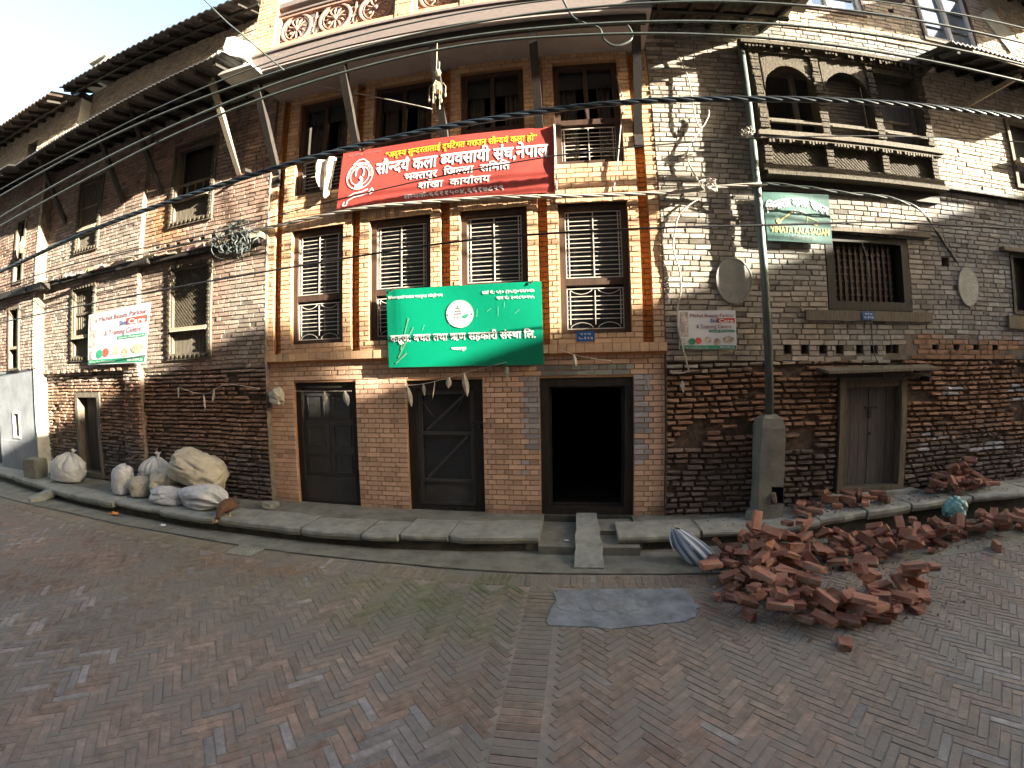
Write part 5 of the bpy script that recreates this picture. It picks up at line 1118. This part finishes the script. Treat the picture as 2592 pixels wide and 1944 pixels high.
# ------------------------------------------------------------------ sacks, litter, hen
def blob(name, loc, size, rot, m, label, cat, seed, neck=None, sq=2.6, wr=.05, flat=.0, parts=None):
    g = np.random.default_rng(seed); t = thing(name, label, cat, loc)
    bm = bmesh.new(); bmesh.ops.create_icosphere(bm, subdivisions=5, radius=1)
    V = np.array([v.co[:] for v in bm.verts]); d = V/np.linalg.norm(V, axis=1)[:, None]
    e = (np.abs(d)**sq).sum(1)**(-1/sq); Q = d*e[:, None]
    ph = g.uniform(0, 6.28, 12); fr = g.normal(0, 1, (12, 3))*np.array([3.2]*3)
    h = sum(np.sin(Q@fr[k]+ph[k])/(1+.25*k) for k in range(12)); Q = Q*(1+wr*h*.35)[:, None]
    fr2 = g.normal(0, 1, (6, 3))*9; h2 = sum(1-np.abs(np.sin(Q@fr2[k]+ph[k])) for k in range(6)); Q = Q*(1-wr*.16*(h2-3.0))[:, None]
    for k in range(26):
        nn = g.normal(0, 1, 3); nn /= np.linalg.norm(nn); nn2 = g.normal(0, 1, 3)*2.2; c0 = g.uniform(-.75, .75); wd = g.uniform(.035, .08)
        dd = Q@nn-c0+.13*np.sin(Q@nn2+k); win = np.clip(1.3-np.linalg.norm(Q-d[g.integers(len(d))], axis=1), 0, 1)
        Q = Q*(1-(g.uniform(.05, .12)*(wr/.08)*np.exp(-(dd/wd)**2)-.03*np.exp(-((dd-2*wd)/wd)**2))*win)[:, None]
    Q[:, 2] = np.where(Q[:, 2] < -.62, -.62+(Q[:, 2]+.62)*.25, Q[:, 2])
    Q[:, 2] *= 1; Q = Q*np.array(size)[None]/2
    if neck:
        ax = np.array(neck[:3]); ax = ax/np.linalg.norm(ax); s_ = (Q/(np.array(size)[None]/2))@ax
        k = np.clip((s_-.55)/.5, 0, 1); ctr = ax*np.array(size)/2*.9
        Q = Q*(1-k*.75)[:, None]+(ctr*k.reshape(-1, 1)*.75) + ax[None]*(k*neck[3])[:, None]
        e1 = np.cross(ax, [.3, .9, .1]); e1 /= np.linalg.norm(e1); e2 = np.cross(ax, e1); an = np.arctan2(Q@e1, Q@e2); Q = Q*(1+(.09*np.clip((s_-.1)/.6, 0, 1)*np.sin(an*11+1.5*np.sin(an*3)))[:, None])
    Q[:, 2] -= Q[:, 2].min()
    Rm = np.array(Matrix.Rotation(rot[2], 3, 'Z') @ Matrix.Rotation(rot[1], 3, 'Y') @ Matrix.Rotation(rot[0], 3, 'X')); Q = Q@Rm.T; Q[:, 2] -= Q[:, 2].min()
    for v, q in zip(bm.verts, Q): v.co = q
    me = bpy.data.meshes.new('sack_body'); bm.to_mesh(me); bm.free(); me.polygons.foreach_set('use_smooth', [True]*len(me.polygons)); me.materials.append(M[m])
    o = bpy.data.objects.new('sack_body', me); C.objects.link(o); o.parent = t
    if neck:
        top = Q[np.argmax(Q@(Rm@ax))]; mb = MB(); d_ = Vector(Rm@ax).normalized(); a_ = d_.orthogonal().normalized(); b_ = d_.cross(a_); base = Vector(top)-d_*.03; vs = []; fs = []; n = 14
        for k in range(n):
            an = 2*math.pi*k/n; 
            for (rr_, hh) in ((.022, 0), (.03, .04), (.055+.02*math.sin(k*2.4), .085+.02*math.sin(k*1.7))): vs.append(base+(a_*math.cos(an)+b_*math.sin(an))*rr_+d_*hh)
        for k in range(n):
            k2 = (k+1) % n
            for q in range(2): fs.append((3*k+q, 3*k2+q, 3*k2+q+1, 3*k+q+1))
        mb.add([v+Vector(loc) for v in vs], fs); mb.build('tied_mouth', m, t, True)
    return t
SG = 'white sacks left on the pavement'
blob('sack', (-9.75, -.42, .2), (.75, .50, .62), (0, .1, .2), 'cloth_white', 'plump white sack by itself beside the concrete block at left', 'sack', 1, (.25, 0, 1, .05), wr=.08)
blob('sack', (-7.62, -.62, .2), (.36, .36, .60), (0, .12, 0), 'cloth_white', 'upright white sack, leftmost of the heaped sacks', 'sack', 2, None, wr=.07)
blob('sack', (-7.12, -.62, .2), (.34, .34, .40), (0, 0, .4), 'cloth_tan', 'small dirty beige sack between the upright sack and the grey one', 'sack', 3, None, wr=.08)
blob('sack', (-7.12, -.26, .22), (.62, .45, .62), (0, -.1, 0), 'cloth_white', 'tied white sack catching the sun at the back of the heap', 'sack', 4, (.2, 0, 1, .06), wr=.10)
blob('sack', (-6.62, -.52, .2), (.55, .5, .50), (.1, .3, .5), 'cloth_tan', 'crumpled greenish sack in the middle of the heap', 'sack', 5, None, wr=.14)
blob('sack', (-6.28, -.70, .2), (.66, .45, .30), (0, .05, .1), 'cloth_white', 'flat grey white sack lying under the biggest sack', 'sack', 6, None, wr=.08)
blob('sack', (-5.98, -.42, .36), (1.05, .66, .56), (0, .32, .1), 'cloth_tan', 'biggest tan sack slumped on top of the heap', 'sack', 7, None, wr=.11)
blob('sack', (-5.52, -.70, .2), (.78, .5, .40), (0, -.05, -.1), 'cloth_white', 'white sack with a torn dark patch, rightmost of the heap', 'sack', 8, (1, 0, -.2, .1), wr=.09)
def rock(name, loc, size, m, label, cat, seed, rz=0.0, j=.06):
    g = np.random.default_rng(seed); bm = bmesh.new(); bmesh.ops.create_cube(bm, size=1); bmesh.ops.subdivide_edges(bm, edges=bm.edges[:], cuts=2, use_grid_fill=True)
    for v in bm.verts:
        q = np.array(v.co[:]); q = q*(1-.06*(np.abs(q).sum()-.5)); q += g.normal(0, j*.35, 3); v.co = q*np.array(size)
    bmesh.ops.bevel(bm, geom=bm.edges[:], offset=.006, segments=1, affect='EDGES') if False else None
    zmin = min(v.co.z for v in bm.verts)
    for v in bm.verts: v.co.z -= zmin
    me = bpy.data.meshes.new(name); bm.to_mesh(me); bm.free(); me.materials.append(M[m]); o = bpy.data.objects.new(name, me); C.objects.link(o); o.location = loc; o.rotation_euler = (0, 0, rz); return tag(o, label, cat)
rock('concrete_block', (-10.85, -.52, .2), (.42, .32, .40), 'cement', 'square weathered concrete block on the pavement at far left', 'block', 4, .15, .05)
rock('stone_slab', (-9.55, -1.02, .0), (.30, .55, .13), 'stone', 'short stone slab propped in the gutter against the kerb at left', 'stone', 5, -.35, .04).rotation_euler = (.28, 0, -.35)
rock('loose_stone', (-4.48, -.40, .19), (.22, .14, .09), 'stone', 'fist sized pale stone on the pavement before the orange house corner', 'stone', 6, .3, .12)
rock('stone_chip', (2.33, -.22, .2), (.2, .16, .10), 'stone', 'brown stone chip at the left foot of the concrete footing', 'stone', 7, .9, .14)
hn = thing('hen', 'small brown hen pecking at the kerb edge in front of the left house', 'hen', (-4.80, -.98, .2))
mb = MB(); mb.tube([(-4.80, -.80, .36), (-4.80, -.85, .37), (-4.80, -.93, .36), (-4.80, -1.02, .345), (-4.80, -1.09, .33), (-4.80, -1.13, .26), (-4.80, -1.16, .215)], [.02, .07, .10, .095, .06, .036, .03], 14); mb.build('body', 'hen', hn, True)
mb = MB(); mb.tube([(-4.80, -1.17, .205), (-4.80, -1.20, .175)], [.012, .003], 8); mb.build('beak', 'beak', hn, True)
for sx in (-1, 1):
    mb = MB(); mb.tube([(-4.80+.03*sx, -.95, .28), (-4.80+.03*sx, -.94, .20)], .007, 6); mb.tube([(-4.80+.03*sx, -.94, .205), (-4.80+.03*sx, -.99, .202)], .005, 5); mb.build('leg', 'beak', hn)
    mb = MB(); mb.tube([(-4.80+.07*sx, -1.04, .34), (-4.80+.085*sx, -.92, .34), (-4.80+.06*sx, -.78, .35)], [.02, .04, .008], 8); mb.build('wing', 'hen', hn, True)
mb = MB(); mb.add([(-4.80, -.84, .38), (-4.84, -.77, .44), (-4.80, -.79, .46), (-4.76, -.77, .44)], [(0, 1, 2), (0, 2, 3), (0, 3, 1), (1, 3, 2)]); mb.build('tail', 'hen', hn)
# striped blue plastic bag
bg = thing('plastic_bag', 'striped blue plastic bag slumped at the kerb beside the brick heap', 'bag', (1.25, -1.1, 0))
mb = MB(); nu, nv = 40, 16; vs = []; fs = []; cs = []
for i in range(nv+1):
    t = i/nv; a_ = (1-t)
    for k in range(nu):
        an = 2*math.pi*k/nu; rr_ = (.03+.125*math.sin(math.pi*min(1, (1-t)*.62+.02))**.8)*(1+.10*math.sin(an*9+t*4)*(.3+t)); x = rr_*1.25*math.cos(an); y = rr_*.85*math.sin(an); z = .37*t**.9
        vs.append((1.40+x-.30*t, -1.10+y+.06*t, .008+z)); cs.append((.42, .47, .53) if (k % 4 < 2) else (.08, .13, .2))
for i in range(nv):
    for k in range(nu): fs.append((i*nu+k, i*nu+(k+1) % nu, (i+1)*nu+(k+1) % nu, (i+1)*nu+k))
mb.v = vs; mb.f = fs+[tuple(reversed(range(nu)))]; mb.c = cs; mb.build('body', 'bag_blue', bg, True)
mb = MB(); mb.tube(smooth([(1.12, -1.06, .36), (1.05, -1.10, .40), (1.02, -1.14, .30), (1.06, -1.2, .18)]), .006, 5, (.3, .36, .42)); mb.tube(smooth([(1.12, -1.02, .36), (1.17, -1.06, .33), (1.26, -1.22, .2)]), .006, 5, (.3, .36, .42)); mb.build('handle', 'bag_blue', bg, True)
# stone plate set in the road, drain grate
g = np.random.default_rng(14); pl = [(-.235, -2.40), (-.21, -1.90), (-.19, -1.76), (.4, -1.74), (1.03, -1.73), (1.08, -1.84), (1.10, -2.1), (1.03, -2.25), (.83, -2.34), (.3, -2.42)]
ring = []
for a, b in zip(pl, pl[1:]+pl[:1]):
    for k in range(6): t = k/6; ring.append((a[0]*(1-t)+b[0]*t+g.normal(0, .013), a[1]*(1-t)+b[1]*t+g.normal(0, .011)))
mb = MB(); mb.prism([(x, y, -.01) for x, y in ring], [(x, y, .012) for x, y in ring]); sl = thing('stone_plate', 'large blue grey stone plate set flat in the road before the open doorway', 'stone plate', (.4, -2.1, .02)); mb.build('slab', 'slate', sl)
mb = MB()
for k in range(4):
    cx = .10+.14*k; mb.tube([(cx+(.05+.02*(k % 2))*math.cos(t)*1.3, -2.1+(.05+.02*(k % 2))*math.sin(t), .013) for t in np.linspace(0, 5.6, 14)], .005, 4)
mb.tube([(-.02+.15*math.cos(t), -2.08+.1*math.sin(t), .013) for t in np.linspace(1.5, 5, 12)], .005, 4); mb.build('engraving', 'stone', sl)
gr = thing('drain_grate', 'small slotted drain grate at the gutter edge before the leftmost brown door', 'grate', (-4.1, -1.5, 0)); mb = MB()
for k in range(8): mb.box(O_, -4.20+k*.05, -4.17+k*.05, 1.42, 1.66, -.005, .012)
mb.box(O_, -4.22, -3.80, 1.405, 1.42, -.005, .013); mb.box(O_, -4.22, -3.80, 1.66, 1.675, -.005, .013); mb.build('bars', 'stone', gr)
mb = MB(); mb.box(O_, -4.21, -3.81, 1.42, 1.66, -.008, .003); mb.build('grate_backing', 'core', gr)  # flat near-black sheet; darkness below the bars put into its colour

# ------------------------------------------------------------------ loose bricks
def brick_mesh(kind, seed):
    g = np.random.default_rng(seed); Lx, Ly, Lz = .21, .10, .055
    if kind == 'half': Lx = .125
    if kind == 'bit': Lx, Ly, Lz = .085, .07, .05
    bm = bmesh.new(); bmesh.ops.create_cube(bm, size=1)
    for v in bm.verts: v.co = Vector((v.co.x*Lx, v.co.y*Ly, v.co.z*Lz))
    if kind == 'frog':
        top = [f for f in bm.faces if f.normal.z > .9]; r = bmesh.ops.inset_individual(bm, faces=top, thickness=.024); 
        r2 = bmesh.ops.extrude_face_region(bm, geom=top); vv = [e for e in r2['geom'] if isinstance(e, bmesh.types.BMVert)]
        for v in vv: v.co.z -= .009; v.co.x *= .93; v.co.y *= .9
        bmesh.ops.delete(bm, geom=top, context='FACES_ONLY') if False else None
    bmesh.ops.subdivide_edges(bm, edges=bm.edges[:], cuts=1 if kind != 'bit' else 2, use_grid_fill=True)
    jj = {'whole': .0022, 'frog': .002, 'half': .004, 'bit': .009}[kind]
    for v in bm.verts:
        v.co += Vector(g.normal(0, jj, 3))
        if kind == 'half' and v.co.x > Lx*.45: v.co.x += g.uniform(-.03, .012)
        if kind == 'whole' and seed % 2 and v.co.x > Lx*.4 and v.co.y > 0 and v.co.z > 0: v.co *= .88
    bmesh.ops.bevel(bm, geom=[e for e in bm.edges if e.calc_face_angle(0) > .9], offset=.004, segments=1, affect='EDGES')
    me = bpy.data.meshes.new('loose_brick'); bm.to_mesh(me); bm.free(); me.materials.append(M['red_brick']); return me
BM = [brick_mesh('whole', 1), brick_mesh('frog', 2), brick_mesh('whole', 3), brick_mesh('frog', 6), brick_mesh('half', 4), brick_mesh('half', 8), brick_mesh('bit', 5), brick_mesh('bit', 9)]
HS = .03; HX0, HY0 = .5, -3.4; HM = np.zeros((int(9/HS), int(4.2/HS)))
for i in range(HM.shape[0]):
    for k in range(HM.shape[1]):
        x, y = HX0+i*HS, HY0+k*HS
        if y > np.interp(x, KX, KY)-.02: HM[i, k] = ptop(x)
def ground_h(x, y, r):
    i0, i1 = int((x-r-HX0)/HS), int((x+r-HX0)/HS)+1; k0, k1 = int((y-r-HY0)/HS), int((y+r-HY0)/HS)+1
    s_ = HM[max(0, i0):i1, max(0, k0):k1]; return s_
def drop(x, y, kind, label, group, tilt=.35, top=None):
    me = BM[kind]; o = bpy.data.objects.new('loose_brick', me); C.objects.link(o)
    yaw = rnd.uniform(0, 6.28); r = .09 if kind < 4 else (.06 if kind < 6 else .035); s_ = ground_h(x, y, r)
    if s_.size == 0: s_ = np.zeros((1, 1))
    h_ = float(np.percentile(s_, 80)); base = float(s_.min()); up = h_ > (ptop(x) if y > np.interp(x, KX, KY) else 0)+.02
    fl = rnd.random(); rx, ry = rnd.gauss(0, tilt*(1 if up else .12)), rnd.gauss(0, tilt*(1 if up else .12)); hz = .031
    if fl > .86 and kind < 6: rx += math.pi/2; hz = .054
    Rm = Matrix.Rotation(yaw, 3, 'Z') @ Matrix.Rotation(ry, 3, 'Y') @ Matrix.Rotation(rx, 3, 'X')
    zs = [(Rm @ v.co).z for v in me.vertices]; lo_ = min(zs)
    z = (h_ if up else float(s_.max())) - lo_ - (.012 if up else 0); o.location = (x, y, z); o.rotation_euler = Rm.to_euler()
    i0, i1 = int((x-r*.8-HX0)/HS), int((x+r*.8-HX0)/HS)+1; k0, k1 = int((y-r*.8-HY0)/HS), int((y+r*.8-HY0)/HS)+1
    HM[max(0, i0):i1, max(0, k0):k1] = np.maximum(HM[max(0, i0):i1, max(0, k0):k1], z + max(zs)*.35)
    tag(o, label, 'brick', group); return o
def kindr(): return rnd.choices(range(8), (4, 4, 4, 3, 2.2, 2.2, 1, 1))[0]
LB = 'loose red brick tumbled in the heap on the road by the kerb'
def spill(n, cx, cy, sx, sy, rot, label, group, clipf=None, tilt=.38, cap=.085):
    k = 0; ca, sa = math.cos(rot), math.sin(rot)
    while k < n:
        a, b = rnd.gauss(0, .5), rnd.gauss(0, .5)
        if a*a+b*b > 1.1: continue
        x, y = cx+a*sx*ca-b*sy*sa, cy+a*sx*sa+b*sy*ca
        if clipf and not clipf(x, y): continue
        s_ = ground_h(x, y, .07); gl = ptop(x) if y > np.interp(x, KX, KY) else 0.0
        if s_.size and float(np.percentile(s_, 70))-gl > cap*max(.15, 1-1.0*(a*a+b*b)) and rnd.random() < .97: continue
        drop(x, y, kindr(), label, group, tilt); k += 1
road_ok = lambda x, y: y < np.interp(x, KX, KY)-.09 and y > -2.75
spill(80, 2.12, -1.22, .78, .42, .18, LB, 'bricks of the road heap', road_ok, cap=.19)
spill(26, 1.72, -1.80, .42, .42, 0, LB, 'bricks of the road heap', road_ok, .2)
L2 = 'loose red brick in the low outer crescent of bricks out on the road'
spill(34, 2.05, -2.36, .62, .26, -.2, L2, 'bricks spread in front of the heap', None, .22); spill(30, 2.75, -2.30, .6, .28, .3, L2, 'bricks spread in front of the heap', None, .25)
L3 = 'loose red brick in the long strip strewn along the kerb past the plank door'
spill(50, 3.3, -1.08, 1.1, .42, .12, L3, 'bricks strewn along the kerb', road_ok, .32); spill(52, 4.8, -.86, 1.5, .42, .08, L3, 'bricks strewn along the kerb', road_ok, .32); spill(14, 6.0, -.75, .8, .3, 0, L3, 'bricks strewn along the kerb', road_ok, .25)
L4 = 'loose brick lying on the pavement below the grey plank door'
pav_ok = lambda x, y: y > np.interp(x, KX, KY)+.06 and y < wall_y(x)-.12
spill(20, 3.5, -.28, 1.0, .25, .05, L4, 'bricks on the pavement by the plank door', pav_ok, .2); spill(34, 5.7, -.02, .62, .28, .1, 'loose brick heaped on the pavement against the eroded red wall', 'bricks heaped on the pavement', pav_ok, .4)
for (x, y, lab) in ((3.62, -1.72, 'single whole brick lying apart right of the heap'), (3.85, -1.68, 'single broken brick beside another, apart right of the heap'), (5.0, -1.42, 'lone brick at the right road edge, away from the heap'), (2.08, -2.82, 'lone half brick lying nearest the viewer in front of the heap')):
    o = drop(x, y, 0 if 'whole' in lab or 'edge' in lab else 4, lab, None, .1)
# dirt and crumbs under the heap
mb = MB(); g = np.random.default_rng(44)
for k in range(3200):
    q = g.random(); 
    if q < .55: x, y = g.normal(2.4, .8), g.normal(-1.8, .5)
    elif q < .8: x, y = g.normal(4.3, 1.0), g.normal(-.95, .3)
    else: x, y = g.normal(4.0, 1.3), g.uniform(-.5, .1)
    kf = np.interp(x, KX, KY); z = ptop(x)-.004 if y > kf+.02 else .0
    if y > wall_y(x)-.03 or x < 1.0: continue
    s_ = g.uniform(.004, .017)*(1.8 if g.random() < .08 else 1); c = [(x+s_*math.cos(a)*g.uniform(.6, 1.2), y+s_*math.sin(a)*g.uniform(.6, 1.2)) for a in (0, 1.6, 3.1, 4.7)]
    mb.add([(a, b, z) for a, b in c]+[(x, y, z+s_*1.1)], [(0, 1, 4), (1, 2, 4), (2, 3, 4), (3, 0, 4)])
tag(mb.build('rubble', 'rubble'), 'brick crumbs and grit scattered around the brick heap', 'rubble', kind='stuff')
def scrap(label, x, y, z, s_, m, cat='litter', name='paper_scrap'):
    mb = MB(); n = 4; vs = []; fs = []
    for i in range(n+1):
        for k in range(n+1): vs.append((x+s_*(i/n-.5)*1.5+.2*s_*math.sin(k), y+s_*(k/n-.5), z+.006+abs(s_*.35*math.sin(i*1.9+k*1.3))))
    for i in range(n):
        for k in range(n): a = i*(n+1)+k; fs.append((a, a+n+1, a+n+2, a+1))
    mb.add(vs, fs); tag(mb.build(name, m), label, cat)
scrap('white paper scrap at the right end of the upper brick heap', 3.12, -1.66, .0, .07, 'paper'); scrap('small white paper ball right of the lower bricks', 3.25, -2.1, .0, .05, 'paper')
scrap('orange wrapper lying in the gutter before the sacks', -7.2, -1.12, .0, .12, 'orange_litter', name='wrapper'); scrap('tiny white scrap on the lower step of the open doorway', -.12, -.72, .095, .04, 'paper')
scrap('pale twist of paper in the gutter right of the orange wrapper', -5.9, -1.2, .0, .07, 'paper')
blob('plastic_scrap', (5.05, -.62, .12), (.34, .28, .34), (0, .2, .3), 'pl_teal', 'crumpled teal plastic bag caught among the bricks at right', 'bag', 21, None, 2.0, .16)
blob('plastic_bundle', (-4.50, -.10, 1.72), (.26, .16, .30), (0, .2, 0), 'cloth_tan', 'crumpled plastic bundle hanging at the corner where the orange house begins', 'bag', 22, None, 2.2, .15)
